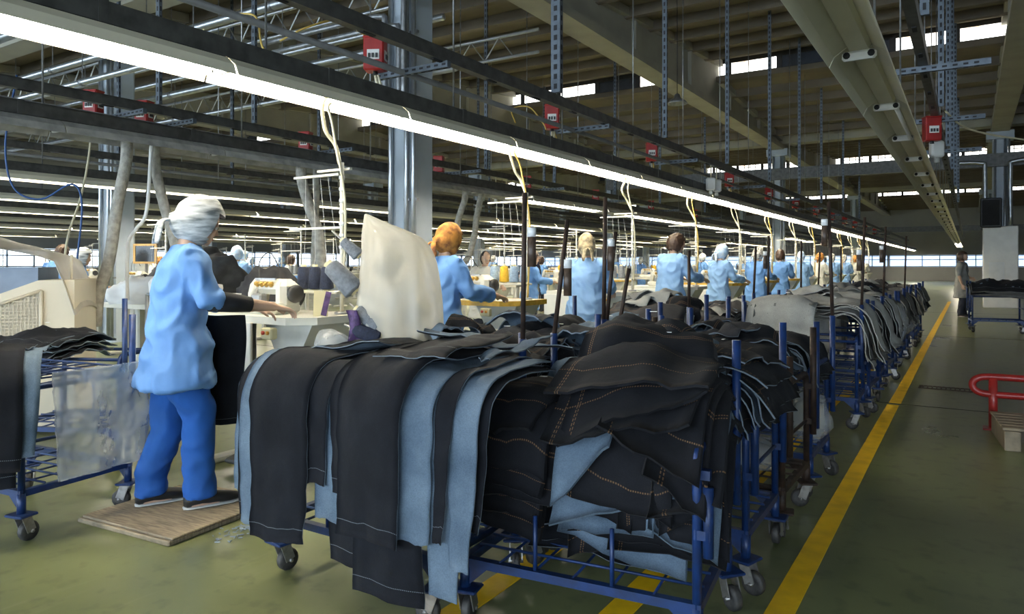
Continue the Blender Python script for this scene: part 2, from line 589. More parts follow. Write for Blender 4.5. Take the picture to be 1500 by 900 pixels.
# trunking above each light row, busbar rail, conduit, hangers
def channel(b, x, z, w, h, y0, y1, m=0):
    t = .006
    b.b2((x - w / 2, y0, z), (x - w / 2 + t, y1, z + h), m); b.b2((x + w / 2 - t, y0, z), (x + w / 2, y1, z + h), m)
    b.b2((x - w / 2 + t, y0, z), (x + w / 2 - t, y1, z + t), m); b.b2((x - w / 2, y0, z + h - .012), (x + w / 2, y1, z + h - .006), m)
sleeve_me = MB().box((0, 0, 0), (.128, .05, .118)).mesh('joint_sleeve', M['galv_dark'])
rown = ['aisle', 'front', 'second'] + WORDS
for r, (x, z) in enumerate(ROWS):
    y0, y1 = (-1.5, 66.5) if r < 2 else (max(-2, -x * .36), 55)
    b = MB(); channel(b, x, z + .118, .12, .11, y0, y1)
    t = tag(b.build('cable_trunking', M['galv_dark']), 'dark metal cable trunking carrying the %s row of lamps' % rown[r], 'trunking', 'cable trunking over the lamp rows')
    y = y0 + .4
    while y < min(y1, 25) and r < 3:
        link('joint_sleeve', sleeve_me, t, (x, y, z + .175)); y += 1.5
RAILS = [(-.33, -.35, 3.0), (-3.46, -4.1, 2.90), (-7.3, -7.95, 2.92), (-11.0, -11.6, 2.92), (-14.4, -15.0, 2.92)]
rodm = MB().tube([(0, 0, 0), (0, 0, 1)], .012, 6).mesh('rod', M['galv'])
for r, (x, bx, z) in enumerate(RAILS):
    y0 = 0.4 if r < 2 else -x * .3
    b = MB(); channel(b, x, z, .075, .10, y0, 55)
    t = tag(b.build('busbar_rail', M['galv_dark']), 'grey metal busbar rail running above the %s lamp row' % rown[r], 'rail', 'overhead busbar rails')
    lid = MB()
    y = y0 + .2
    while y < 30:
        lid.box((x, y, z - .004), (.03, .12, .008)); y += .75
    lid.build('rail_slot', M['slot'], t)['kind'] = 'stuff'
    if r in (1, 2, 3):
        px = -3.85 + (x + 3.46)
        c = MB().tube([(px, y0, z - .03), (px, 55, z - .03)], .026, 8)
        tag(c.build('conduit_pipe', M['pipe_grey']), 'thin grey conduit pipe beside the busbar rail over the %s row' % rown[r], 'pipe', 'conduit pipes beside the rails')
# slotted strut hangers
def strut_mesh(h, w=.05):
    b = MB().box((0, 0, h / 2), (w, w * .6, h))
    return b.mesh('strut', M['galv_blue'])
def slots_mesh(h, w=.05):
    b = MB(); z = .06
    while z < h - .05:
        b.box((0, -w * .3 - .001, z), (w * .36, .002, .05)); b.box((0, w * .3 + .001, z), (w * .36, .002, .05)); b.box((w * .5 + .001, 0, z), (.002, w * .25, .05)); b.box((-w * .5 - .001, 0, z), (.002, w * .25, .05))
        z += .095
    return b.mesh('slots', M['slot'])
SH = {}
def strut(x, y, z, label, w=.05):
    h = round(roof_z(y) - z, 1)
    key = (h, w)
    if key not in SH: SH[key] = (strut_mesh(h, w), slots_mesh(h, w) )
    t = thing('slotted_hanger', label, 'hanger', (x, y, z), 0, 'slotted steel hangers under the roof')
    link('strut', SH[key][0], t); link('slots', SH[key][1], t)['kind'] = 'stuff'
    return t
hy = {0: [3.6, 5.9, 9.4, 12.6, 15.6, 19, 24], 1: [3.2, 6.15, 9.1, 12.0, 15.0, 18, 21, 25, 29], 2: [4.4, 5.6, 8.2, 10.5, 13, 16, 19, 23], 3: [6, 8, 10, 12.5, 15.5, 19], 4: [8, 10.5, 13.5, 17, 21]}
for r, ys in hy.items():
    x, bx, z = RAILS[r]
    for i, y in enumerate(ys):
        lb = '%s slotted steel hanger from the left holding the %s busbar rail' % (ORD[i], rown[r])
        strut(x + .06, y, z + .1, lb, .10 if (r == 1 and i == 1) else .06)
# thin threaded rods holding the trunking
RODH = {}
def rod(x, y, z, lb):
    h = round(roof_z(y) - z, 1)
    if h not in RODH: RODH[h] = MB().tube([(0, 0, 0), (0, 0, h)], .008, 6).mesh('hanger_rod', M['galv'])
    tag(link('hanger_rod', RODH[h], None, (x, y, z)), lb, 'rod', 'thin rods holding up the lamp trunking')
for r, (x, z) in enumerate(ROWS[:6]):
    y = 1.0 if r < 2 else -x * .45
    i = 0
    while y < 26:
        rod(x + .02, y, z + .21, '%s thin steel rod from the left above the %s lamp trunking' % (ORD[i], rown[r]))
        y += 1.9 if r < 3 else 2.6
        i += 1
# red switch boxes on slotted brackets
def box_proto():
    root = thing('switch_box', '', 'switch box')
    MB().rbox((0, 0, 0), (.17, .13, .27), .012).build('box_body', M['redbox'], root)
    MB().rbox((0, 0, .135), (.176, .136, .02), .006).build('box_lid', M['redbox'], root)
    p = MB().box((0, -.067, -.01), (.10, .006, .08)).build('breaker_plate', M['plastic_white'], root)
    k = MB()
    for x in (-.03, 0, .03): k.box((x, -.074, -.02), (.018, .014, .035))
    k.build('breaker_switch', M['plastic_black'], p)['kind'] = 'stuff'
    p2 = MB().box((.087, -.0, -.01), (.006, .07, .08)).build('breaker_plate', M['plastic_white'], root)
    k = MB()
    for x in (-.02, 0, .02): k.box((.093, x, -.02), (.012, .014, .035))
    k.build('breaker_switch', M['plastic_black'], p2)['kind'] = 'stuff'
    MB().lathe([(.025, -.16), (.02, -.15), (.02, -.13)], (0, 0, 0), 10).build('cable_gland', M['plastic_black'], root)
    return root
def bracket(x0, x1, y, z, label):
    b = MB().box(((x0 + x1) / 2, y, z), (x1 - x0, .045, .05))
    o = b.build('slotted_bracket', M['galv_blue'])
    tag(o, label, 'bracket', 'slotted brackets under the rails')
    s = MB(); x = x0 + .05
    while x < x1 - .03:
        s.box((x, y - .024, z), (.035, .003, .016)); s.box((x, y, z - .026), (.035, .016, .003)); x += .075
    s.build('slots', M['slot'], o)['kind'] = 'stuff'
BOXP = box_proto()
boxes = []
r1y = [4.35, 7.3, 10.4, 14.6, 18.0, 21.2, 24.4, 27.5, 30.5, 33.5, 37, 41]
for i, y in enumerate(r1y):
    boxes.append((-4.1, y, 3.035, '%s red switch box from the left above the bright lamp row' % ORD[i])); 
    bracket(-4.16, -3.40, y + .075, 2.876, 'slotted steel bracket beside the %s red box above the bright lamps' % ORD[i])
for i, (y, x) in enumerate(((4.1, -7.97), (4.68, -8.0), (7.0, -7.93), (9.8, -7.75), (13.0, -7.9), (16.3, -7.9), (20, -7.9), (24, -7.9))):
    boxes.append((x, y, 3.055, '%s red switch box from the left on the rail behind the bright lamps' % ORD[i]))
    bracket(x - .06, x + .85, y + .075, 2.896, 'slotted steel bracket beside the %s red box of the rear rail' % ORD[i])
boxes.append((-.36, 9.45, 2.86, 'single red switch box right of the cream reflector row'))
for i, b_ in enumerate(boxes):
    o = BOXP if i == 0 else dup(BOXP, b_[:3])
    o.location = b_[:3]; o['label'] = b_[3]; o['group'] = 'red switch boxes'
    o.rotation_euler = (0, 0, math.radians(28 if i < 12 else 22))
bracket(-.75, .15, 9.55, 2.975, 'slotted steel bracket holding the single red box right of the reflectors')
bracket(-.75, .15, 7.0, 2.975, 'slotted steel bracket crossing above the cream reflectors near the red box')
bracket(-.75, .15, 12.2, 2.975, 'slotted steel bracket far along above the cream reflectors')
# white junction boxes hanging by the rail
for i, p in enumerate(((-.33, 9.95, 2.70), (-7.3, 10.9, 2.62), (-7.3, 11.25, 2.62), (-3.46, 11.3, 2.60), (-3.46, 11.6, 2.60))):
    o = thing('junction_box', '%s small white junction box clipped under an overhead rail' % ['rightmost', 'leftmost', 'second', 'third', 'fourth'][i], 'junction box', p, .5, 'white junction boxes')
    MB().rbox((0, 0, 0), (.15, .1, .2), .02).build('box_body', M['plastic_white'], o)
    MB().lathe([(.03, 0), (.03, .06)], (0, 0, -.16), 10).build('cable_gland', M['plastic_white'], o)
    MB().tube([(0, 0, .1), (0, 0, .35)], .01, 6).build('stem', M['cable_cream'], o)

# silver air pipes crossing under the valley at upper left, small lattice girders
for i, (y, z, x0, x1, r) in enumerate(((6.3, 4.75, -26, -6.5, .06), (5.5, 5.1, -22, -5.2, .085), (7.4, 4.3, -30, -6.2, .055), (8.2, 4.9, -30, -6.4, .05), (9.3, 4.5, -30, -7.0, .05), (5.9, 4.2, -30, -8.6, .05))):
    t = thing('air_pipe', ['silver', 'thick silver', 'low thin silver', 'upper thin silver', 'rear silver', 'lowest silver'][i] + ' pipe crossing under the roof at upper left', 'pipe', (0, y, z), 0, 'silver pipes under the roof')
    MB().tube([(x0, 0, 0), (x1, 0, 0)], r, 10).build('pipe_run', M['pipe_silver'], t)
    c = MB(); x = x0 + .8
    while x < x1: c.tube([(x - .04, 0, 0), (x + .04, 0, 0)], r * 1.18, 10); x += 2.9
    c.build('pipe_clamp', M['galv'], t)['kind'] = 'stuff'
    h = MB(); x = x0 + .8
    while x < x1: h.tube([(x, 0, r), (x, 0, roof_z(y) - z - .02)], .008, 5); x += 2.9
    h.build('hanger_rod', M['galv'], t)['kind'] = 'stuff'
for i, (y, z) in enumerate(((7.6, 4.95), (10.4, 4.90))):
    t = thing('lattice_girder', ['nearer', 'farther'][i] + ' light steel lattice girder under the roof at upper left', 'girder', (0, y, z), 0, 'lattice girders')
    for zz in (0, .38): MB().tube([(-24, 0, zz), (-6.1, 0, zz)], .03, 6).build('chord', M['pipe_silver'], t)
    w = MB(); x = -24
    while x < -6.6:
        w.tube([(x, 0, 0), (x + .3, 0, .38), (x + .6, 0, 0)], .013, 5); x += .6
    w.build('lattice_bar', M['pipe_silver'], t)['kind'] = 'stuff'
# pipes elbowing on the big column head
for i, (dx, z, s) in enumerate(((-.1, 4.3, -1), (.12, 4.15, -1), (.2, 4.45, 1))):
    P = bez([(-5.8 + dx, 6.42, 3.2), (-5.8 + dx, 6.42, z - .12), (-5.8 + dx + .06 * s, 6.42, z), (-5.8 + dx + .5 * s, 6.42, z + .02), (-5.8 + dx + 2.2 * s, 6.40, z + .02)], 5)
    tag(MB().tube(P, .035, 8).build('conduit_bend', M['galv']), ['upper left', 'lower left', 'right'][i] + ' grey conduit bending off the top of the big pale column', 'pipe', 'bent conduits at the column')
# tie beam crossing under the roof farther back, bell lamp
tag(MB().b2((-12.4, 26.6, 4.35), (7.4, 26.85, 4.75)).build('tie_beam', M['galv_dark']), 'dark flat tie beam crossing between columns far back', 'beam')
tag(MB().b2((-30, 46.9, 3.2), (7.4, 47.1, 3.5)).build('tie_beam', M['galv_dark']), 'dark tie beam crossing far away above the aisle end', 'beam')
bl = thing('bell_lamp', 'round grey high-bay lamp hanging under the pale roof beam', 'lamp', W(992, 150, 13.5), 0)
MB().lathe([(.03, .16), (.05, .14), (.07, .08), (.16, .02), (.20, -.03), (.19, -.03), (.15, .01), (.05, .07)], (0, 0, 0), 16).build('shade', M['galv'], bl)
MB().tube([(0, 0, .15), (0, 0, 2.4)], .008, 6).build('cord', M['cable_black'], bl)

# ================================================================ CARTS AND DENIM
def denim_mat(name, c1, c2, stitch=True):
    m = bpy.data.materials.new(name); m.use_nodes = True
    nt = m.node_tree; N, L = nt.nodes, nt.links; bs = N['Principled BSDF']
    uv = N.new('ShaderNodeUVMap'); tc = N.new('ShaderNodeTexCoord')
    nz = N.new('ShaderNodeTexNoise'); nz.inputs['Scale'].default_value = 7; nz.inputs['Detail'].default_value = 6
    L.new(tc.outputs['Object'], nz.inputs['Vector'])
    wv = N.new('ShaderNodeTexWave'); wv.inputs['Scale'].default_value = 160; wv.inputs['Distortion'].default_value = 1.5; wv.bands_direction = 'DIAGONAL'
    L.new(tc.outputs['Object'], wv.inputs['Vector'])
    fine = N.new('ShaderNodeTexNoise'); fine.inputs['Scale'].default_value = 240; fine.inputs['Detail'].default_value = 2
    L.new(tc.outputs['Object'], fine.inputs['Vector'])
    r = N.new('ShaderNodeValToRGB')
    r.color_ramp.elements[0].position = .3; r.color_ramp.elements[0].color = (*c2, 1)
    r.color_ramp.elements[1].position = .7; r.color_ramp.elements[1].color = (*c1, 1)
    L.new(nz.outputs['Fac'], r.inputs['Fac'])
    mx = N.new('ShaderNodeMix'); mx.data_type = 'RGBA'; mx.blend_type = 'MULTIPLY'; mx.inputs[0].default_value = .45
    L.new(r.outputs[0], mx.inputs[6]); L.new(fine.outputs['Color'], mx.inputs[7])
    fr = N.new('ShaderNodeValToRGB'); fr.color_ramp.elements[0].position = .3; fr.color_ramp.elements[0].color = (.45, .45, .45, 1); fr.color_ramp.elements[1].position = .65
    L.new(fine.outputs['Fac'], fr.inputs[0]); L.new(fr.outputs[0], mx.inputs[7])
    out = mx.outputs[2]
    if stitch:
        sp = N.new('ShaderNodeSeparateXYZ'); L.new(uv.outputs[0], sp.inputs[0])
        def math_(op, a, b=None):
            n = N.new('ShaderNodeMath'); n.operation = op
            for i, q in enumerate((a, b)):
                if q is None: continue
                if isinstance(q, (int, float)): n.inputs[i].default_value = q
                else: L.new(q, n.inputs[i])
            return n.outputs[0]
        def band(x, c, w): return math_('LESS_THAN', math_('ABSOLUTE', math_('SUBTRACT', x, c)), w)
        u, v = sp.outputs[0], sp.outputs[1]     # metres along / across
        dash = math_('LESS_THAN', math_('FRACT', math_('MULTIPLY', u, 140.0)), .62)
        dash2 = math_('LESS_THAN', math_('FRACT', math_('MULTIPLY', v, 140.0)), .62)
        ln = math_('MULTIPLY', math_('MAXIMUM', band(v, .035, .0015), band(v, .043, .0015)), dash)
        ln2 = math_('MULTIPLY', math_('MAXIMUM', band(u, .16, .0015), band(u, .168, .0015)), dash2)
        ln3 = math_('MULTIPLY', band(u, .055, .0014), math_('LESS_THAN', math_('FRACT', math_('MULTIPLY', v, 120.0)), .55))
        st = ln3 if stitch == 'hem' else math_('MAXIMUM', math_('MAXIMUM', ln, ln2), ln3)
        m2 = N.new('ShaderNodeMix'); m2.data_type = 'RGBA'; m2.inputs[7].default_value = (.30, .34, .38, 1) if stitch == 'hem' else (.26, .15, .07, 1)
        L.new(math_('MULTIPLY', st, .55), m2.inputs[0]); L.new(out, m2.inputs[6]); out = m2.outputs[2]
    L.new(out, bs.inputs['Base Color'])
    bs.inputs['Roughness'].default_value = .88
    bs.inputs['Specular IOR Level'].default_value = .2
    bs.inputs['Sheen Weight'].default_value = .02
    bp = N.new('ShaderNodeBump'); bp.inputs['Strength'].default_value = .25; bp.inputs['Distance'].default_value = .003
    L.new(wv.outputs['Fac'], bp.inputs['Height'])
    b2 = N.new('ShaderNodeBump'); b2.inputs['Strength'].default_value = .35; b2.inputs['Distance'].default_value = .02
    L.new(nz.outputs['Fac'], b2.inputs['Height']); L.new(bp.outputs[0], b2.inputs['Normal'])
    L.new(b2.outputs[0], bs.inputs['Normal'])
    MATS[name] = m
denim_mat('denim', (.0125, .013, .0165), (.006, .0065, .009))
denim_mat('denim_plain', (.0115, .013, .018), (.0055, .0063, .0095), 'hem')
denim_mat('denim_soft', (.042, .042, .046), (.018, .018, .021))
denim_mat('denim_rev', (.145, .20, .265), (.08, .118, .168), False)
denim_mat('denim_edge', (.20, .24, .28), (.12, .15, .19), False)
denim_mat('grey_rev', (.42, .42, .39), (.30, .30, .28), False)
denim_mat('grey_cloth', (.20, .20, .19), (.12, .12, .115))
mat('cart_blue', (.008, .034, .135), .42, .1, var=.3, scale=18, col2=(.008, .022, .075))
mat('rust', (.055, .032, .022), .6, .4, var=.35, scale=25, col2=(.02, .015, .013))
mat('rubber', (.018, .018, .018), .6, col2=(.06, .055, .05), scale=30)
mat('steel', (.36, .35, .34), .4, .8, var=.2, scale=30)
mat('tube_brown', (.085, .055, .038), .45, var=.25, scale=30)
mat('paper', (.75, .76, .76), .7, var=.05)
mat('tag_white', (.85, .85, .83), .6, var=.02)
def plastic_mat(name, col, alpha, rough=.25):
    m = mat(name, col, rough, alpha=alpha, var=.02, spec=.6, bump=.35, bscale=26)
    return m
plastic_mat('film', (.66, .68, .68), .36, .12)
plastic_mat('bag_white', (.86, .83, .74), .72, .3)

def sheet(P, mats, thick=.004, flip=False, name='denim_panel', du=1.0, dv=1.0):
    """P: (nu, nv, 3) mid surface -> closed two-sided cloth mesh; outer = mats[0], inner = mats[1], rim = mats[2]"""
    nu, nv, _ = P.shape
    tu = np.gradient(P, axis=0); tv = np.gradient(P, axis=1)
    n = np.cross(tu, tv)
    n /= np.maximum(np.linalg.norm(n, axis=2, keepdims=True), 1e-9)
    if flip: n = -n
    A = P + n * thick * .5; B = P - n * thick * .5
    V = np.concatenate([A.reshape(-1, 3), B.reshape(-1, 3)])
    k = nu * nv
    F, MI = [], []
    for i in range(nu - 1):
        for j in range(nv - 1):
            a, b, c, d = i * nv + j, i * nv + j + 1, (i + 1) * nv + j + 1, (i + 1) * nv + j
            q = (a, d, c, b)
            if flip: q = q[::-1]
            F.append(q); MI.append(0)
            F.append(tuple(x + k for x in q[::-1])); MI.append(1)
    def rim(idx):
        for a, b in zip(idx[:-1], idx[1:]):
            F.append((a, b, b + k, a + k)); MI.append(2)
    rim([j for j in range(nv)]); rim([(nu - 1) * nv + j for j in range(nv)])
    rim([i * nv for i in range(nu)]); rim([i * nv + nv - 1 for i in range(nu)])
    me = bpy.data.meshes.new(name)
    me.from_pydata([tuple(p) for p in V], [], F)
    for m in mats: me.materials.append(m)
    me.polygons.foreach_set('material_index', MI)
    me.polygons.foreach_set('use_smooth', [m < 2 for m in MI])
    uvl = me.uv_layers.new(name='UVMap')
    uu = np.repeat(np.linspace(du, 0, nu), nv); vv = np.tile(np.linspace(0, dv, nv), nu)
    UV = np.stack([np.concatenate([uu, uu]), np.concatenate([vv, vv])], 1)
    li = np.empty(len(me.loops), dtype=np.int32); me.loops.foreach_get('vertex_index', li)
    uvl.data.foreach_set('uv', UV[li].astype(np.float32).ravel())
    me.update()
    return me

def path_yz(s, top, R, z, lean=0.0):
    """over-the-edge profile: flat on top (y falls from top to 0), round corner, then straight down; returns (y, z, ny, nz)"""
    if s < top:
        return top - s, z, 0.0, 1.0
    a = (s - top) / R
    amax = math.pi / 2 - lean
    if a < amax:
        return -R * math.sin(a), z - R * (1 - math.cos(a)), -math.sin(a), math.cos(a)
    r = s - top - R * amax
    return -R * math.sin(amax) - r * math.cos(amax), z - R * (1 - math.cos(amax)) - r * math.sin(amax), -math.sin(amax), math.cos(amax)

def drape(xt, xb, s0, s1, off, zt, top, R=.10, mats=None, seed=0, amp=.02, kf=2.2, curl=.0, nu=34, nv=14, lean=0., sag=.02, ragged=.012, skew=0., thick=.004, fold=None, droop=0., crk=.012):
    """cloth laid over an edge. xt / xb: (left, right) at the top and the bottom end; s0..s1 arc length; off: layer height"""
    P = np.zeros((nu, nv, 3))
    rg = random.Random(seed)
    ph = rg.random() * 6.28; ph2 = rg.random() * 6.28
    fs = fold if fold is not None else seed
    for i in range(nu):
        u = i / (nu - 1)
        for j in range(nv):
            v = j / (nv - 1)
            se = s1 + ragged * (noise.noise(Vector((v * 2.2 + ph * 3, ph2, seed))) + .35 * noise.noise(Vector((v * 11 + ph, ph2, seed)))) + skew * (v - .5)
            s = s0 + (se - s0) * u
            xl = xt[0] + (xb[0] - xt[0]) * u + .008 * math.sin(u * 7 + ph); xr = xt[1] + (xb[1] - xt[1]) * u + .008 * math.sin(u * 6 + ph2)
            x = xl + (xr - xl) * v
            y, z, ny, nz_ = path_yz(s, top, R, zt, lean)
            hang = max(0., min(1., (s - top + .1) / .35))
            nn = noise.noise(Vector((x * 5.0, s * 2.6, fs * 3.1)))
            f = amp * hang * (math.sin(x * kf * 6.28 + fs + s * .8) + 1.0) + sag * nn * (1.2 - .5 * hang) + .007 * noise.noise(Vector((x * 14, s * 11, seed * 1.7))) + crk * (1 - 2.2 * abs(noise.noise(Vector((x * 6 + s * 4, s * 4.5 - x * 3, fs * 2.3 + .31 * seed))))) * .6 + crk * .5 * abs(noise.noise(Vector((x * 15 + s * 5, s * 10 - x * 4, fs * 1.3 + .2 * seed))))
            f += off
            f += curl * max(0., (u - .82) / .18) ** 2
            f += curl * .6 * max(0., abs(v - .5) * 2 - .8) / .2 * hang
            e = droop * max(0, (abs(v - .5) * 2) ** 3)
            P[i, j] = (x, y + ny * f, z + nz_ * f - e * (1 - hang))
    if thick > .008: mats = [mats[0], mats[1], mats[0]]
    return sheet(P, mats, thick, du=s1 - s0, dv=abs(xt[1] - xt[0]))
DK = None
def dmats(kind):
    if kind == 'dark': return [M['denim'], M['denim_rev'], M['denim_edge']]
    if kind == 'plain': return [M['denim_plain'], M['denim_rev'], M['denim_edge']]
    if kind == 'light': return [M['denim_rev'], M['denim_plain'], M['denim_edge']]
    if kind == 'soft': return [M['denim_soft'], M['denim_rev'], M['denim_edge']]
    if kind == 'grey': return [M['grey_rev'], M['grey_cloth'], M['grey_rev']]
    if kind == 'gdark': return [M['grey_cloth'], M['grey_rev'], M['grey_rev']]

# ---- the cart: blue tube frame, wire shelf, hoop ends, sockets for label rods, four casters
def caster(parent, x, y, z, ang, blue=False):
    c = thing('caster', '', '', (x, y, z), ang)
    for k in ('label', 'category'): del c[k]
    adopt(c, parent)
    MB().rbox((0, 0, -.006), (.11, .09, .012), .004).build('caster_plate', M['cart_blue'] if blue else M['rust'], c)
    f = MB()
    for sx in (-1, 1): f.box((sx * .026, .018, -.05), (.005, .045, .085), rot=(.35, 0, 0))
    f.lathe([(.028, -.022), (.03, -.012)], (0, 0, 0), 10)
    f.build('fork', M['steel'], c)
    MB().lathe([(.028, -.017), (.045, -.015), (.048, -.008), (.048, .008), (.045, .015), (.028, .017)], (0, .035, -.092), 16, 0, (1, 0, 0)).build('wheel', M['rubber'], c)
    MB().lathe([(.009, -.032), (.009, .032)], (0, .035, -.092), 8, 0, (1, 0, 0)).build('axle', M['steel'], c)
    return c
CW, CD, CZ = .84, .56, .235
RODS = []
def cart(label, loc, rz=0., posts=None, rust=False, wires=True, hoops=True, full=True, front=True, group='blue wire carts for cut denim'):
    """local frame: x 0..CW, y 0..CD. posts: {corner: (blue height, rod height or 0)}"""
    t = thing('garment_cart', label, 'cart', loc, rz, group)
    bl = M['rust'] if rust else M['cart_blue']
    f = MB()
    for y in (0, CD): f.box((CW / 2, y, CZ), (CW + .03, .03, .03))
    for x in (0, CW): f.box((x, CD / 2, CZ), (.03, CD, .03))
    f.build('base_frame', bl, t)
    if wires:
        for i in range(1, 6):
            MB().tube([(CW * i / 6, 0, CZ + .012), (CW * i / 6, CD, CZ + .012)], .0055, 6).build('wire', bl, t)
        for i in range(1, 5):
            MB().tube([(0, CD * i / 5, CZ + .022), (CW, CD * i / 5, CZ + .022)], .0055, 6).build('wire', bl, t)
    if hoops:
        for x in (0.0, CW):
            P = [(x, .0, CZ)] + [(x, .05 - .05 * math.cos(a), .68 + .05 * math.sin(a)) for a in (0, .5, 1.0, 1.57)] + [(x, CD - .05 + .05 * math.sin(a), .68 + .05 * math.cos(a)) for a in (0, .5, 1.0, 1.57)] + [(x, CD, CZ)]
            MB().tube(P, .016, 8).build('hoop_frame', bl, t)
            MB().tube([(x, .0, .47), (x, CD, .47)], .009, 6).build('side_bar', bl, t)
        if full:
            for i in (1, 2):
                MB().tube([(CW * i / 3, 0, CZ), (CW * i / 3, 0, .69 if front else .44)], .008, 6).build('front_bar', bl, t)
                MB().tube([(CW * i / 3, CD, CZ), (CW * i / 3, CD, .69)], .008, 6).build('front_bar', bl, t)
        for y in ((0, CD) if front else (CD,)):
            MB().tube([(0, y, .70), (CW, y, .70)], .012, 6).build('top_bar', bl, t)
    cs = [(0, 0), (CW, 0), (CW, CD), (0, CD)]
    for i, (x, y) in enumerate(cs):
        b = MB().tube([(x, y, .13), (x, y, CZ)], .02, 8)
        b.prism([(x, CZ - .01), (x + (.1 if x == 0 else -.1), CZ - .01), (x, CZ - .1)], y - .004, y + .004, 'y')
        b.build('foot_post', bl, t)
        caster(t, x, y, .141, (i * 1.9 + loc[1] * 3) % 6.28, not rust)
    for i, (h, rh) in (posts or {}).items():
        x, y = cs[i]
        ox = .035 if x > 0 else -.035
        p = MB().tube([(x + ox, y, .40), (x + ox, y, h)], .017, 10).build('socket_post', bl, t)
        for z in (.47, .66): MB().box((x + ox / 2, y, z), (.05, .03, .03)).build('post_clamp', bl, t)
        if rh:
            MB().tube([(x + ox, y, h - .02), (x + ox + rh[1], y + rh[2], rh[0])], .011, 10).build('label_rod', M['rust'], t)
            Rm = Matrix.Translation(loc) @ Matrix.Rotation(rz, 4, 'Z')
            RODS.append((label, Rm @ Vector((x + ox, y, h)), Rm @ Vector((x + ox + rh[1], y + rh[2], rh[0]))))
    return t

def rod_tag(p, label, d=(.0, 0), h=.17, white=False):
    """cardboard document tube tied to a label rod"""
    t = thing('document_tube', label, 'tube', p, 0, 'document tubes tied to the cart rods')
    MB().lathe([(.019, 0), (.019, h * .78)], (0, 0, 0), 14).build('tube_body', M['tube_brown'], t)
    MB().lathe([(.0198, h * .76), (.0198, h), (.016, h)], (0, 0, 0), 14).build('tube_cap', M['paper'], t)
    return t

# cart row along the aisle (A) and the inner row (B)
A1 = cart('nearest blue wire cart by the yellow line heaped with dark denim', (-1.56, 2.13, 0), math.radians(6.5), front=False, posts={1: (.62, 0), 2: (1.03, 0), 3: (1.02, 0)})
A2 = cart('second blue cart from the front beside the yellow line', (-1.60, 2.93, 0), math.radians(1), {1: (.9, 0), 2: (1.05, 0), 3: (1.03, (1.68, .01, .0)), 0: (1.0, (1.53, .05, .04))})
A3 = cart('rusty brown cart third from the front beside the yellow line', (-1.60, 3.62, 0), math.radians(-1), {1: (.88, 0), 2: (.98, 0), 3: (1.0, 0), 0: (.90, (1.30, .07, .02))}, rust=True)
A4 = cart('fourth blue cart beside the yellow line with a clear bag inside', (-1.60, 4.32, 0), 0, {1: (1.0, 0), 2: (1.0, (1.72, -.03, .05)), 3: (1.02, 0), 0: (1.0, 0)})
B1 = cart('front inner blue cart hidden under long hanging denim panels', (-2.49, 2.06, 0), math.radians(1), {2: (1.0, (1.63, .01, 0)), 3: (.8, 0)})
B2 = cart('second inner blue cart behind the long hanging panels', (-2.52, 2.86, 0), 0, {2: (1.06, 0), 3: (.95, 0)})
B3 = cart('third inner blue cart loaded with loose dark denim', (-2.55, 3.62, 0), math.radians(-2), {1: (1.02, (1.5, .04, .03)), 2: (1.05, 0), 3: (1.0, 0)})
B4 = cart('fourth inner blue cart beside the white table', (-2.55, 4.4, 0), 0, {1: (1.08, 0), 2: (1.02, (1.42, 0, 0)), 3: (1.08, 0)})
B5 = cart('fifth inner blue cart beneath a high grey denim heap', (-2.5, 5.2, 0), 0, {1: (1.1, 0), 2: (1.05, 0)})

# ---- hero panels over the front of B1 (local: x along the edge, hanging to -y)
def place(me, label, loc, rz=0., cat='denim panel', group=None, name='denim_panel'):
    return tag(link(name, me, None, loc, (0, 0, rz)), label, cat, group)
# (x top l,r) (x bottom l,r) arc start/end, layer, kind, label
hero = [
    ((-2.60, -2.40), (-2.62, -2.50), .12, 1.02, .000, 'light', 'pale blue denim strip hanging at the far left of the front cart'),
    ((-2.58, -2.36), (-2.58, -2.46), .10, 1.12, .012, 'plain', 'dark denim strip second from the left edge of the front cart'),
    ((-2.53, -2.28), (-2.54, -2.38), .05, 1.13, .026, 'light', 'pale denim panel peeping out left of the wide dark panel'),
    ((-2.47, -2.15), (-2.45, -2.17), .00, 1.16, .040, 'plain', 'wide dark denim panel hanging left on the front cart'),
    ((-2.20, -2.03), (-2.20, -2.08), .12, .92, .030, 'plain', 'short dark denim panel between the two wide dark panels'),
    ((-2.16, -1.98), (-2.13, -2.00), .02, 1.05, .016, 'light', 'pale blue panel hanging in the middle gap of the front cart'),
    ((-2.08, -1.80), (-2.06, -1.84), .00, 1.20, .010, 'plain', 'long dark denim panel reaching lowest in the middle of the front cart'),
    ((-1.98, -1.62), (-1.92, -1.60), .02, 1.27, .022, 'plain', 'longest dark denim panel near the floor at the front cart'),
    ((-2.07, -1.76), (-2.03, -1.80), .00, .93, .046, 'plain', 'dark denim panel with a short hem in front of the long ones'),
    ((-2.03, -1.65), (-1.97, -1.68), .00, 1.06, .062, 'plain', 'topmost wide dark denim panel with frayed hem on the front cart'),
    ((-1.74, -1.55), (-1.70, -1.57), .06, 1.04, .036, 'light', 'pale blue denim panel right of the topmost dark panel'),
    ((-1.62, -1.44), (-1.58, -1.46), .00, 1.22, .020, 'light', 'long pale denim panel hanging at the right end of the front cart'),
    ((-1.56, -1.47), (-1.54, -1.50), .04, 1.02, .048, 'plain', 'narrow dark denim strip between pale panels at the right end'),
    ((-1.52, -1.38), (-1.49, -1.40), .04, 1.10, .034, 'light', 'folded pale denim panel at the far right end of the front cart'),
    ((-1.48, -1.34), (-1.44, -1.38), .08, .98, .008, 'plain', 'dark denim sliver hanging behind the right pale panels'),
]
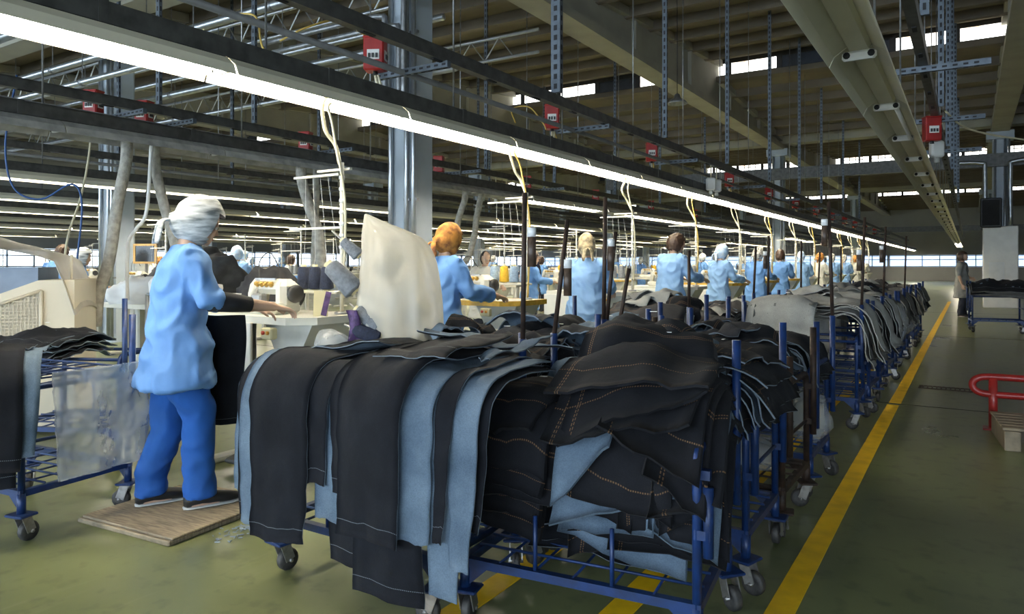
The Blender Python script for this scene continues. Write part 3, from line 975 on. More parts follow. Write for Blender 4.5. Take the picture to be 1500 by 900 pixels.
for i, (xt, xb, s0, s1, off, kd, lb) in enumerate(hero):
    cx = -2.05
    me = drape((xt[0] - cx, xt[1] - cx), (xb[0] - cx, xb[1] - cx), s0, s1, off, .90, .42, .13, dmats(kd), seed=i, amp=.010, kf=1.7, nu=40, nv=12, sag=.022, fold=4.0, lean=.03)
    place(me, lb, (cx, 2.09, 0), .035, group='denim panels hung over the front cart')
# sheets lying back over the top of B1, rising towards the next cart
tops = [((-2.12, -1.34), .0, .17, .078, 'light', 'pale denim strip folded back along the ridge of the front cart'),
        ((-1.98, -1.62), .10, .62, .09, 'plain', 'dark denim sheet lying across the top of the hanging panels'),
        ((-2.45, -2.05), .0, .5, .055, 'plain', 'dark denim sheet lying flat at the top left of the front cart'),
        ((-1.50, -1.42), .1, .62, .095, 'light', 'pale denim edge curling over the right corner of the front cart')]
for i, (xt, s0, s1, off, kd, lb) in enumerate(tops):
    cx = -2.05
    me = drape((xt[0] - cx, xt[1] - cx), (xt[0] - cx + .06, xt[1] - cx + .02), s0, s1, off, .90, .55, .13, dmats(kd), seed=30 + i, amp=.012, nu=24, nv=14, sag=.04, fold=4.0 + i, curl=.012)
    place(me, lb, (cx, 2.12, 0), .09, group='denim sheets on top of the front cart')

# ---- stacks of folded pieces
def stack(loc, rz, w, n, z0, top, s_end, step, kinds, label, R=.14, seed=0, amp=.006, dl=.017, curl=.02, width_j=.04, nu=26, nv=14, group=None, s0=0., sag=.03, stair=.022, xj=.03, lean=.04, pattern=None, crk=.03, split=False, thick=.006, skw=.06):
    rg = random.Random(seed)
    for k in range(n):
        cxj = rg.uniform(-xj, xj); ww = w + rg.uniform(-width_j, width_j)
        kd = kinds[rg.randrange(len(kinds))] if k < n - 1 else kinds[0]
        if pattern: kd = pattern[k]
        segs = [(-.5, .5)]
        if split and k < n - 3:
            c = rg.uniform(-.28, .28); segs = [(-.5, c + .04), (c - .04, .5)]
        pos = 'topmost' if k == n - 1 else ('bottom' if k == 0 else ORD[k] + ' from below')
        for q, (a, b) in enumerate(segs):
            s1 = s_end - k * stair + rg.uniform(-step, step)
            kk = kd if q == 0 or not split else rg.choice(['dark', 'dark', 'light', 'dark'])
            me = drape((cxj + a * ww, cxj + b * ww), (cxj + a * ww + rg.uniform(-.03, .03), cxj + b * ww + rg.uniform(-.03, .03)), s0 + rg.uniform(0, .05), s1, k * dl + q * dl * .4, z0, top, R,
                       dmats(kk), seed=seed * 31 + k + q * 500, amp=amp, kf=1.5, curl=curl * rg.uniform(.3, 1.3), nu=nu, nv=nv if len(segs) == 1 else max(7, nv * 2 // 3), sag=sag, fold=seed * 1.3, ragged=.02, skew=rg.uniform(-skw, skw), thick=thick, lean=lean, droop=.05, crk=crk)
            lb = label % (pos if len(segs) == 1 else pos + [', left', ', right'][q])
            o = place(me, lb, loc, rz, 'denim piece', group)
        if k == n - 1:
            MB().box((0, .18, z0 + k * dl + .012 + sag), (.03, .012, .002)).build('paper_tag', M['tag_white'], o)
    return
# right heap of the nearest cart, its pot-bellied front of staggered hems
stack((-1.0, 2.60, 0), math.radians(8), .50, 12, .70, .22, .74, .034, ['dark'], 'denim piece in the tall right heap of the nearest cart, %s', R=.20, seed=2, dl=.026, curl=.045, group='tall right denim heap on the nearest cart', stair=.032, amp=.010, sag=.05, lean=.12, crk=.03, split=True, thick=.010, skw=.13,
      pattern=['dark', 'light', 'dark', 'light', 'dark', 'light', 'dark', 'dark', 'light', 'dark', 'dark', 'dark'])
# left, neatly folded lower pile
stack((-1.45, 2.36, 0), math.radians(5), .35, 6, .70, .26, .68, .012, ['dark', 'dark', 'dark'], 'folded denim piece in the low left pile of the nearest cart, %s', R=.10, seed=4, dl=.026, curl=.02, group='low left denim pile on the nearest cart', stair=.062, xj=.012, width_j=.02, crk=.012, sag=.022, thick=.018)
# pieces pushed into the basket of A1 below
stack((-1.15, 2.50, 0), 0, .55, 4, .52, .10, .42, .03, ['plain', 'light', 'plain'], 'loose denim piece hanging inside the nearest cart basket, %s', R=.06, seed=9, group='loose denim inside the nearest basket', stair=.05, curl=.05)
# big rounded bundle on top of the tall heap
stack((-1.10, 2.80, 0), math.radians(20), .46, 5, .98, .22, .56, .04, ['dark', 'dark', 'soft'], 'rounded denim bundle behind the tall heap of the nearest cart, %s', R=.16, seed=12, group='rounded bundle behind the tall heap', dl=.016, sag=.06)
# A2..A4 piles hanging to the aisle side (+x)
H = math.pi / 2
stack((-.86, 3.02, 0), H, .42, 7, .86, .42, .70, .03, ['dark', 'dark', 'light', 'dark'], 'denim piece on second aisle cart, %s', R=.10, seed=14, group='denim on the second aisle cart', curl=.04, stair=.03)
stack((-.90, 3.74, 0), H, .50, 6, .84, .5, .72, .02, ['plain', 'plain', 'plain'], 'dark denim piece folded over the rusty cart, %s', R=.05, seed=16, group='denim on the rusty cart', stair=.012, sag=.02, dl=.012)
stack((-.90, 4.60, 0), H, .52, 6, .83, .5, .78, .02, ['plain', 'plain', 'soft'], 'dark denim piece folded over the fourth aisle cart, %s', R=.06, seed=18, group='denim on the fourth aisle cart', stair=.015, dl=.013)
for (x, y, z, w, sd, lb) in ((-1.32, 2.95, .82, .4, 20, 'second cart'), (-1.32, 3.6, .78, .45, 21, 'rusty cart'), (-1.30, 4.45, .78, .45, 22, 'fourth aisle cart')):
    stack((x, y - .1, 0), math.radians(sd * 7 % 30 - 15), w, 5, z, .42, .66, .04, ['soft', 'dark', 'light', 'dark', 'dark'], 'crumpled denim piece at the back of the ' + lb + ', %s', R=.12, seed=sd, sag=.07, group='crumpled denim on the ' + lb, curl=.06)
# inner row heaps
stack((-1.92, 2.86, 0), math.radians(14), .50, 8, .82, .36, .86, .05, ['soft', 'dark', 'soft', 'light', 'dark'], 'dark denim piece draped behind the front hanging panels, %s', R=.14, seed=24, amp=.014, sag=.06, curl=.05, group='denim draped on the second inner cart')
stack((-2.35, 2.95, 0), math.radians(-8), .40, 5, .80, .36, .6, .05, ['dark', 'dark', 'light'], 'denim piece at the left of the second inner cart, %s', R=.14, seed=25, sag=.05, curl=.04, group='denim at the left of the second inner cart')
stack((-2.15, 3.66, 0), math.radians(-20), .55, 8, .76, .40, .78, .05, ['soft', 'soft', 'light', 'dark'], 'stitched denim piece in the third inner cart heap, %s', R=.16, seed=26, sag=.07, curl=.05, group='stitched denim heap on the third inner cart')
stack((-1.85, 3.72, 0), math.radians(35), .45, 6, .76, .40, .72, .05, ['soft', 'dark', 'soft'], 'crumpled denim piece at the right of the third inner cart, %s', R=.16, seed=27, sag=.08, curl=.05, group='crumpled denim at the right of the third inner cart')
stack((-2.1, 4.46, 0), math.radians(10), .6, 8, .74, .42, .8, .05, ['soft', 'dark', 'soft', 'soft'], 'denim piece in the rolled heap of the fourth inner cart, %s', R=.2, seed=28, sag=.09, curl=.05, group='rolled heap on the fourth inner cart')
stack((-2.1, 5.25, 0), math.radians(12), .62, 9, .78, .42, .8, .05, ['soft', 'grey', 'soft', 'gdark', 'light'], 'grey denim piece in the high heap before the sewing table, %s', R=.16, seed=29, sag=.06, curl=.07, dl=.026, stair=.03, group='high grey heap before the sewing table')

# loose pieces thrown on top of the heaps, every way round
def scatter(cx, cy, sx, sy, z, n, seed, where, kinds=('soft', 'dark', 'soft', 'light', 'dark')):
    rg = random.Random(seed)
    for i in range(n):
        w = rg.uniform(.20, .34); kd = kinds[i % len(kinds)]
        top = rg.uniform(.06, .16); L = top + rg.uniform(.16, .30)
        me = drape((-w / 2, w / 2), (-w / 2 + rg.uniform(-.05, .05), w / 2 + rg.uniform(-.05, .05)), 0, L, 0, z + i * .012 + rg.uniform(-.01, .02), top, rg.uniform(.07, .14), dmats(kd), seed=seed * 17 + i, amp=.012, kf=2.6,
                   curl=.05 * rg.uniform(.3, 1.2), nu=20, nv=14, sag=.05, ragged=.02, skew=rg.uniform(-.1, .1), thick=.006, lean=.35, droop=.06, crk=.045)
        place(me, '%s small %s denim piece thrown on %s' % (ORD[i], {'soft': 'faded', 'dark': 'dark', 'light': 'pale', 'grey': 'light grey', 'gdark': 'grey', 'plain': 'black'}[kd], where), (cx + rg.uniform(-sx, sx), cy + rg.uniform(-sy, sy), 0), rg.uniform(0, 6.28), 'denim piece', 'pieces thrown on ' + where)
scatter(-2.05, 3.15, .30, .16, .92, 8, 301, 'the second inner cart')
scatter(-2.12, 3.95, .32, .18, .86, 9, 302, 'the third inner cart')
scatter(-2.12, 4.75, .32, .18, .84, 9, 303, 'the fourth inner cart')
scatter(-1.25, 3.15, .25, .14, .92, 6, 304, 'the second aisle cart')
scatter(-1.25, 3.85, .28, .16, .88, 6, 305, 'the rusty cart')
scatter(-1.25, 4.65, .28, .18, .88, 6, 306, 'the fourth aisle cart')
scatter(-2.10, 5.55, .30, .18, .98, 9, 307, 'the high grey heap', ('grey', 'soft', 'gdark', 'grey', 'dark'))
scatter(-1.12, 2.92, .14, .08, 1.02, 4, 308, 'the rounded bundle', ('dark', 'soft', 'dark', 'light'))
scatter(-2.2, 6.5, .3, .3, .86, 6, 309, 'the nearest farther inner cart', ('grey', 'soft', 'gdark'))
scatter(-2.2, 7.5, .3, .3, .86, 6, 310, 'the next farther inner cart', ('soft', 'gdark', 'grey'))
scatter(-1.2, 7.2, .3, .6, 1.02, 7, 311, 'the pale draped carts', ('grey', 'gdark', 'grey', 'soft'))
scatter(-1.2, 10.0, .3, .8, 1.0, 8, 312, 'the far aisle carts', ('soft', 'gdark', 'grey', 'plain'))
# ---- second group of carts further along the aisle
def far_cart(y, x, i, posts, lb, kinds, rods=True):
    cart(lb, (x, y, 0), random.Random(i).uniform(-.05, .05), posts, full=False, group='carts further along the aisle')
fc = [(-1.60, 6.3), (-1.60, 7.15), (-1.60, 8.0), (-1.6, 8.75), (-1.6, 9.9), (-1.6, 10.8), (-1.6, 11.8), (-1.6, 13.2), (-1.6, 14.4)]
for i, (x, y) in enumerate(fc):
    ps = {1: (1.0, (1.7, .02, .03) if i in (0, 2, 5) else 0), 2: (1.02, 0), 0: (1.0, (1.6, .0, .02) if i in (1, 3, 6) else 0), 3: (1.0, 0)}
    far_cart(y, x, i, ps, '%s cart of the farther group along the aisle' % ORD[i], None)
    w_ = 'the %s farther aisle cart' % ORD[i]
    if i < 3:
        stack((x + .74, y + .28, 0), H, .56, 6, .93, .46, .98, .05, ['grey', 'gdark', 'grey', 'plain'], 'pale grey panel facing the aisle on ' + w_ + ', %s', R=.10, seed=40 + i, amp=.02, sag=.04, curl=.05, nu=22, nv=12, group='grey panels on ' + w_)
        stack((x + .28, y + .02, 0), 0, .52, 5, .95, .5, 1.02, .06, ['grey', 'gdark', 'grey'], 'pale grey panel at the front of ' + w_ + ', %s', R=.10, seed=50 + i, amp=.02, sag=.05, curl=.05, nu=22, nv=12, group='front grey panels on ' + w_)
    else:
        stack((x + .74, y + .28, 0), H, .56, 4, .9, .5, .92, .06, ['gdark', 'plain', 'soft', 'gdark'], 'dark grey panel on the aisle side of ' + w_ + ', %s', R=.12, seed=40 + i, amp=.02, sag=.05, curl=.04, nu=18, nv=9, group='dark grey panels on ' + w_)
        stack((x + .3, y + .05, 0), .1, .6, 3, .95, .5, .7, .06, ['soft', 'gdark', 'soft'], 'crumpled dark piece on ' + w_ + ', %s', R=.14, seed=60 + i, sag=.09, nu=16, nv=9, group='crumpled pieces on ' + w_)
fb_ = [(-2.6, 6.1), (-2.6, 7.0), (-2.6, 8.0), (-2.6, 9.2), (-2.6, 10.4), (-2.6, 11.8), (-2.6, 13.4), (-2.6, 15.2)]
for i, (x, y) in enumerate(fb_):
    far_cart(y, x, i + 20, {1: (1.05, (1.5, .02, 0) if i % 3 == 1 else 0), 2: (1.04, 0)}, '%s cart of the farther inner row before the sewing tables' % ORD[i], None)
    w_ = 'the %s farther inner cart' % ORD[i]
    stack((x + .42, y + .05, 0), random.Random(i).uniform(-.3, .3), .7, 5 if i < 3 else 3, .80, .5, .80, .06, ['soft', 'gdark', 'grey', 'soft'], 'loose grey piece heaped on ' + w_ + ', %s', R=.15, seed=70 + i, sag=.08, curl=.05, nu=18, nv=10, group='heap on ' + w_)
# cart with black bundles on the far right
cr = cart('far cart right of the aisle carrying black cloth', (.05, 16.6, 0), .1, {0: (1.0, 0), 3: (1.0, 0), 1: (1.05, 0)}, full=False)
stack((.45, 16.7, 0), .1, .9, 6, .92, .5, .82, .05, ['plain', 'plain', 'gdark'], 'black cloth piece draped on the far cart right of the aisle, %s', R=.2, seed=90, sag=.08, nu=16, nv=10, group='black cloth on the far right cart')

# ---- cart at the left edge with dark panels and plastic film
LC = cart('blue cart at the left edge with hanging black panels', (-4.62, 1.50, 0), math.radians(8), {2: (1.05, 0)}, hoops=True)
wt = MB()
for i in range(9):
    MB().tube([(.02 + i * .1, .02, .765), (.02 + i * .1, CD - .02, .765)], .005, 6).build('shelf_wire', M['cart_blue'], LC)
for i in range(4):
    MB().tube([(0, .04 + i * .16, .772), (CW, .04 + i * .16, .772)], .006, 6).build('shelf_wire', M['cart_blue'], LC)
lp = [(-.36, -.05, 1.0, .01, 'light', 'pale blue denim panel showing at the near corner of the left cart'), (-.30, .02, .98, .026, 'plain', 'black denim panel under the front one on the left cart'),
      (-.20, .10, .84, .040, 'light', 'pale grey denim panel right of the black ones on the left cart'), (-.34, .04, .90, .054, 'plain', 'wide black denim panel hanging in front on the left cart'),
      (-.42, -.10, .80, .066, 'plain', 'black denim panel at the frame edge of the left cart')]
for i, (a, b, s1, off, kd, lb) in enumerate(lp):
    me = drape((a, b), (a + .02, b - .03), 0, s1, off, .86, .36, .11, dmats(kd), seed=100 + i, amp=.008, nu=30, nv=12, sag=.03, fold=7.0)
    place(me, lb, (-3.80, 1.62, 0), math.radians(62), group='denim panels on the left cart')
# crushed plastic film hanging on the aisle side of the left cart
P = np.zeros((46, 40, 3))
for i in range(46):
    for j in range(40):
        u, v = i / 45, j / 39
        P[i, j] = (.03 * noise.noise(Vector((u * 3, v * 4, 1))) + .014 * abs(noise.noise(Vector((u * 11 + v * 6, v * 12, 4)))) + .05 * u, v * .50, .80 - u * .52)
f = sheet(P, [M['film']] * 3, .003, name='plastic_film')
tag(link('plastic_film', f, None, (-3.72, 1.72, 0), (0, 0, .12)), 'crumpled clear plastic film hanging on the side of the left cart', 'plastic film')
# dark heap behind it
stack((-5.12, 2.22, 0), .5, .55, 8, .74, .5, .72, .06, ['plain', 'plain', 'dark'], 'black denim piece heaped behind the left cart, %s', R=.2, seed=110, sag=.07, curl=.03, dl=.016, group='black heap behind the left cart')
LC2 = cart('blue cart carrying the black heap at far left', (-5.42, 2.20, 0), .45, {1: (1.1, 0)}, full=False)
# clear bags stuffed in the lower baskets
def film_bag(c, s, label, seed, m='film'):
    b = bmesh.new(); bmesh.ops.create_icosphere(b, subdivisions=3, radius=1)
    for v in b.verts:
        n = noise.noise(v.co * 2.1 + Vector((seed, 0, 0))) * .28 + noise.noise(v.co * 6 + Vector((seed, 3, 0))) * .12
        v.co = Vector((v.co.x * s[0], v.co.y * s[1], v.co.z * s[2])) * (1 + n)
    me = bpy.data.meshes.new('plastic_bag'); b.to_mesh(me); b.free()
    for p in me.polygons: p.use_smooth = True
    me.materials.append(M[m])
    tag(link('plastic_bag', me, None, c), label, 'plastic bag', 'clear plastic bags')
film_bag((-1.05, 3.78, .36), (.26, .16, .10), 'crumpled clear plastic bag lying in the rusty cart basket', 3)
film_bag((-.82, 4.62, .40), (.12, .14, .16), 'clear plastic bag bulging from the fourth aisle cart', 5)
film_bag((-.74, 9.0, .66), (.16, .2, .26), 'clear plastic bag hanging between the grey draped carts', 7)
film_bag((-.74, 11.1, .60), (.16, .2, .22), 'clear plastic bag hanging on a far cart by the aisle', 9)

# document tubes tied to the rods
def tie(key, t, label, side=-1, n=0):
    a, b = [(a, b) for l, a, b in RODS if l.startswith(key)][n]
    p = a.lerp(b, t) + Vector((CS, SN, 0)) * (.033 * side)
    rod_tag(p - Vector((0, 0, .08)), label)
tie('front inner', .62, 'brown document tube with silver cap on the rod left of the yellow table', 1)
tie('second blue cart from', .48, 'brown document tube on the shorter rod before the patterned headscarf', 1, 1)
tie('second blue cart from', .52, 'brown document tube with white cap on the tallest near rod', 1)
tie('fourth blue cart', .72, 'speckled document tube tied high on the rod by the aisle')
tie('first cart of the farther', .5, 'document tube on the first rod of the farther carts')
tie('second cart of the farther', .6, 'document tube on the second rod of the farther carts')
tie('third cart of the farther', .6, 'document tube on the third rod of the farther carts')

_b = M['bag_white'].node_tree; _bs = _b.nodes['Principled BSDF']; _out = [n for n in _b.nodes if n.type == 'OUTPUT_MATERIAL'][0]
_t = _b.nodes.new('ShaderNodeBsdfTranslucent'); _t.inputs[0].default_value = (.92, .86, .72, 1)
_m = _b.nodes.new('ShaderNodeMixShader'); _m.inputs[0].default_value = .45
_b.links.new(_bs.outputs[0], _m.inputs[1]); _b.links.new(_t.outputs[0], _m.inputs[2]); _b.links.new(_m.outputs[0], _out.inputs[0])
_bs.inputs['Alpha'].default_value = .55

# ================================================================ SEWING STATIONS
mat('laminate', (.78, .76, .68), .4, var=.05, scale=3)
mat('table_edge_yellow', (.72, .43, .05), .45, var=.15, scale=20)
mat('table_edge_white', (.74, .71, .60), .5, var=.06)
mat('machine', (.74, .71, .60), .35, var=.07, scale=9)
mat('machine_grey', (.34, .34, .33), .4, .4)
mat('gold', (.60, .38, .10), .35, .6)
mat('table_steel', (.55, .54, .48), .5, .1, var=.08)
mat('beige', (.60, .54, .41), .5, var=.06, scale=2)
mat('cone_navy', (.015, .022, .05), .85, bump=.5, bscale=120, var=.2, scale=60)
mat('cone_grey', (.20, .215, .235), .8, bump=.5, bscale=120, var=.15, scale=60)
mat('cone_blue', (.30, .40, .52), .8, bump=.5, bscale=120, var=.15, scale=60)
mat('cone_white', (.72, .72, .70), .8, bump=.4, bscale=120, var=.08, scale=60)
mat('cone_yellow', (.70, .42, .03), .8, bump=.4, bscale=120, var=.08, scale=60)
mat('card', (.70, .62, .36), .7, var=.05)
mat('purple', (.10, .05, .16), .7, var=.3, scale=40)
mat('button_red', (.55, .05, .02), .4)
mat('button_orange', (.75, .32, .03), .4)
mat('wood', (.30, .24, .16), .75, var=.25, scale=12, stretch=(1, 8, 1))
mat('motor', (.05, .05, .052), .5, .3)
mat('white_cloth', (.80, .80, .78), .85, var=.05, bump=.3, bscale=14)

# local frame: worker stands at -y, x = along the bench (0 at the aisle end, negative away), top at TZ
TZ = 1.0
def table(label, loc, edge='table_edge_white', group='sewing tables of the front row', panel=False, far=False):
    t = thing('sewing_table', label, 'sewing table', loc, 0, group)
    w, d = 1.05, .58
    poly = [(-w, 0), (-.13, 0), (0, .12), (0, d), (-w, d)]
    MB().prism(poly, TZ - .035, TZ, 'z').build('tabletop', M['laminate'], t)
    e = MB()
    P = poly + [poly[0]]
    for a, b in zip(P[:-1], P[1:]):
        a, b = Vector((*a, 0)), Vector((*b, 0)); c = (a + b) / 2; v = b - a
        e.box((c.x, c.y, TZ - .02), (v.length + .008, .014, .045), rot=(0, 0, math.atan2(v.y, v.x)))
    e.build('edge_band', M[edge], t)
    MB().prism([(-.45, TZ - .045), (-.02, TZ - .045), (-.14, TZ - .25), (-.34, TZ - .25)], .10, .50, 'y').build('scrap_chute', M['table_steel'], t)
    for x in (-.22, -w + .12):
        l = MB().rbox((x, d * .55, .48), (.06, .09, .92), .012)
        l.build('leg', M['table_steel'], t)
        MB().rbox((x, d * .5, .03), (.07, .55, .05), .015).build('foot', M['table_steel'], t)
    if not far:
        MB().rbox((-.60, .3, .58), (.30, .22, .22), .05).build('motor', M['motor'], t)
        MB().tube([(-.60, .05, .10), (-.60, .25, .5)], .012, 6).build('treadle_rod', M['motor'], t)
        MB().rbox((-.58, .12, .08), (.32, .22, .03), .01, rot=(.2, 0, 0)).build('treadle', M['motor'], t)
        s = MB().rbox((-.26, -.02, TZ - .095), (.10, .05, .07), .008).build('switch_panel', M['card'], t)
        MB().lathe([(.012, 0), (.012, .01)], (-.28, -.045, TZ - .09), 10, 0, (0, -1, 0)).build('stop_button', M['button_red'], s)
        MB().lathe([(.012, 0), (.012, .01)], (-.24, -.045, TZ - .09), 10, 0, (0, -1, 0)).build('start_button', M['button_orange'], s)
    if panel:
        MB().rbox((-w + .30, -.02, .70), (.66, .02, .53), .006).build('front_panel', M['laminate'], t)
        MB().prism([(-.95, -.22), (-.62, -.22), (-.50, -.16), (-.40, -.12), (-.38, -.02), (-.95, -.02)], .40, .425, 'z').build('lower_shelf', M['laminate'], t)
        MB().rbox((-.50, .12, .21), (.16, .3, .38), .02).build('pedal_case', M['motor'], t)
    return t
def machine_proto():
    t = thing('overlock_machine', '', 'sewing machine')
    MB().rbox((0, 0, .035), (.36, .24, .07), .02).build('bed', M['machine'], t)
    b = MB()
    b.loft([((-.15, .03, .06), (.03, 0, 0), (0, .08, 0)), ((-.14, .03, .13), (.04, 0, 0), (0, .085, 0)), ((-.12, .03, .19), (.05, 0, 0), (0, .08, 0)), ((-.10, .03, .225), (.045, 0, 0), (0, .06, 0))], n=12)
    b.rbox((.02, .04, .175), (.30, .15, .10), .035)
    b.rbox((.13, .04, .12), (.10, .16, .18), .03)
    b.build('head', M['machine'], t)
    for i in range(4):
        MB().lathe([(.008, .03), (.015, .022), (.015, .008), (.020, .004), (.020, 0)], (-.07 + i * .045, -.035, .19), 10, 0, (0, -.9, .35)).build('tension_dial', M['gold'], t)
    MB().box((0, -.03, .225), (.20, .012, .012)).build('thread_guide', M['steel'], t)
    MB().rbox((-.03, -.06, .10), (.10, .06, .06), .01).build('looper_cover', M['machine_grey'], t)
    MB().tube([(-.06, -.05, .06), (-.06, -.05, .17)], .006, 6).build('needle_bar', M['steel'], t)
    MB().box((-.06, -.07, .074), (.03, .06, .008)).build('presser_foot', M['steel'], t)
    MB().lathe([(.02, -.02), (.055, -.018), (.06, 0), (.055, .018), (.02, .02)], (.205, .04, .13), 16, 0, (1, 0, 0)).build('handwheel', M['motor'], t)
    MB().tube(bez([(-.16, .05, .2), (-.20, .08, .34), (-.12, .10, .40), (-.02, .10, .30)], 6), .004, 6).build('thread_wire', M['cable_black'], t)
    return t
MACH = machine_proto()
def stand_proto():
    """thread stand: pole with tray and two guide arms"""
    t = thing('thread_stand', '', 'thread stand')
    MB().tube([(0, 0, -.02), (0, 0, .98)], .014, 8).build('pole', M['table_edge_white'], t)
    MB().lathe([(.05, 0), (.05, .015), (.02, .02)], (0, 0, 0), 12).build('pole_base', M['machine_grey'], t)
    MB().rbox((-.20, 0, .14), (.44, .13, .018), .005).build('cone_tray', M['table_edge_white'], t)
    for i in range(4): MB().tube([(-.36 + i * .11, 0, .14), (-.36 + i * .11, 0, .34)], .004, 5).build('spool_pin', M['steel'], t)
    MB().box((-.24, -.0, .56), (.50, .022, .014)).build('guide_arm', M['table_edge_white'], t)
    MB().box((-.20, -.03, .90), (.42, .024, .014)).build('guide_arm', M['table_edge_white'], t)
    MB().box((-.10, .03, .94), (.30, .024, .014)).build('guide_arm', M['table_edge_white'], t)
    for i in range(4):
        MB().tube([(-.36 + i * .11, 0, .32), (-.34 + i * .09, 0, .56), (-.32 + i * .07, -.02, .90)], .0016, 4).build('thread', M['cone_white'], t)
    w = MB()
    for k in range(7):
        w.lathe([(.017, 0), (.019, .012), (.017, .024)], (0, 0, .42 + k * .075), 8)
    w.build('tape_wrap', M['white_cloth'], t)['kind'] = 'stuff'
    return t
STAND = stand_proto()
def cone_mesh(m, h=.15, r0=.046, r1=.036):
    b = MB().lathe([(r0 * .6, 0), (r0, .006), (r0, .012), (r1, h - .01), (r1 * .7, h)], (0, 0, 0), 14, 0)
    b.lathe([(.022, -.006), (.018, h + .015)], (0, 0, 0), 10, 1)
    return b.mesh('thread_cone', [M[m], M['card']])
CONES = {k: cone_mesh('cone_' + k) for k in ('navy', 'grey', 'blue', 'white', 'yellow')}
MU, SU = [False], [False]
def station(k, x, y, edge, cones, word, detail=True, flip=False, cone_group=None):
    table('%s sewing table %s' % (word, 'with a bright yellow front edge' if edge.endswith('yellow') else 'with a white laminate top'), (x, y, 0), edge, panel=k in (0, 2, 3, 4), far=not detail)
    pm = (x - .58, y + .24, TZ + .001)
    lb = 'cream overlock machine on the %s sewing table' % word
    if not MU[0]: MU[0] = True; MACH.location = pm; MACH['label'] = lb; MACH['group'] = 'overlock machines of the front row'
    else: dup(MACH, pm, 0, lb, 'overlock machines of the front row')
    ps = (x - .12, y + .44, TZ + .001)
    lb = 'white thread stand pole rising from the %s sewing table' % word
    if not SU[0]: SU[0] = True; STAND.location = ps; STAND['label'] = lb; STAND['group'] = 'thread stands of the front row'
    else: dup(STAND, ps, 0, lb, 'thread stands of the front row')
    for i, c in enumerate(cones):
        if c is None: continue
        tag(link('thread_cone', CONES[c], None, (ps[0] - .36 + i * .11, ps[1], TZ + .157)), '%s thread cone, %s on the stand of the %s sewing table' % ({'navy': 'navy', 'grey': 'grey', 'blue': 'pale blue', 'white': 'white', 'yellow': 'yellow'}[c], ORD[i], word), 'thread cone', 'thread cones on the front row stands')
    # power cable from the switch box on the rail down to the stand top
    b = min(r1y, key=lambda q: abs(q - (y + .8)))
    top = Vector((-4.1, b, 2.87)) if abs(b - y - .8) < 1.6 else Vector((-3.66, y + .6, 2.40))
    P = bez([top, top + Vector((.06, -.02, -.25)), (x - .30, y + .5, 2.45), (x - .24, y + .40, 2.22), (x - .20, y + .46, 2.10), (x - .12, y + .42, 1.97)], 6)
    o = tag(MB().tube(P, .013, 6).build('power_cable', M['cable_cream']), 'cream power cable dropping to the stand of the %s table' % word, 'cable', 'power cables to the front row')
    P = bez([top + Vector((.03, 0, 0)), top + Vector((.10, 0, -.3)), (x - .26, y + .5, 2.40), (x - .16, y + .40, 2.2), (x - .09, y + .44, 1.7), (x - .10, y + .42, 1.02)], 6)
    tag(MB().tube(P, .009, 6).build('power_cable', M['cable_yellow' if k % 2 else 'cable_cream']), 'thin cable running down the pole of the %s table' % word, 'cable', 'thin cables to the front row')
SY = [2.88, 5.18, 7.62, 10.0, 12.4, 14.8, 17.2, 19.6, 22, 24.4, 26.8, 29.2, 31.6]
WD = ['nearest', 'second', 'third', 'fourth', 'fifth', 'sixth', 'seventh', 'eighth', 'ninth', 'tenth', 'eleventh', 'twelfth', 'thirteenth']
cs_ = [['navy', 'navy', 'navy', None], ['blue', 'yellow', 'blue', 'blue'], ['grey', 'grey', 'grey', None], ['grey', 'grey', None, 'grey'], ['white', 'white', None, None], ['blue', 'white', None, None]]
for k, y in enumerate(SY):
    station(k, -3.30, y, 'table_edge_yellow' if k in (1, 4, 5, 6) else 'table_edge_white', cs_[k] if k < 6 else ['white', None, 'grey', None], WD[k], detail=k < 6)
# white board under the fifth table (towards the aisle)
tag(MB().rbox((-3.05, 12.55, .62), (.03, .9, .6), .005).build('side_board', M['laminate']), 'large white side board below the sewing table by the tall grey heap', 'board') if False else None

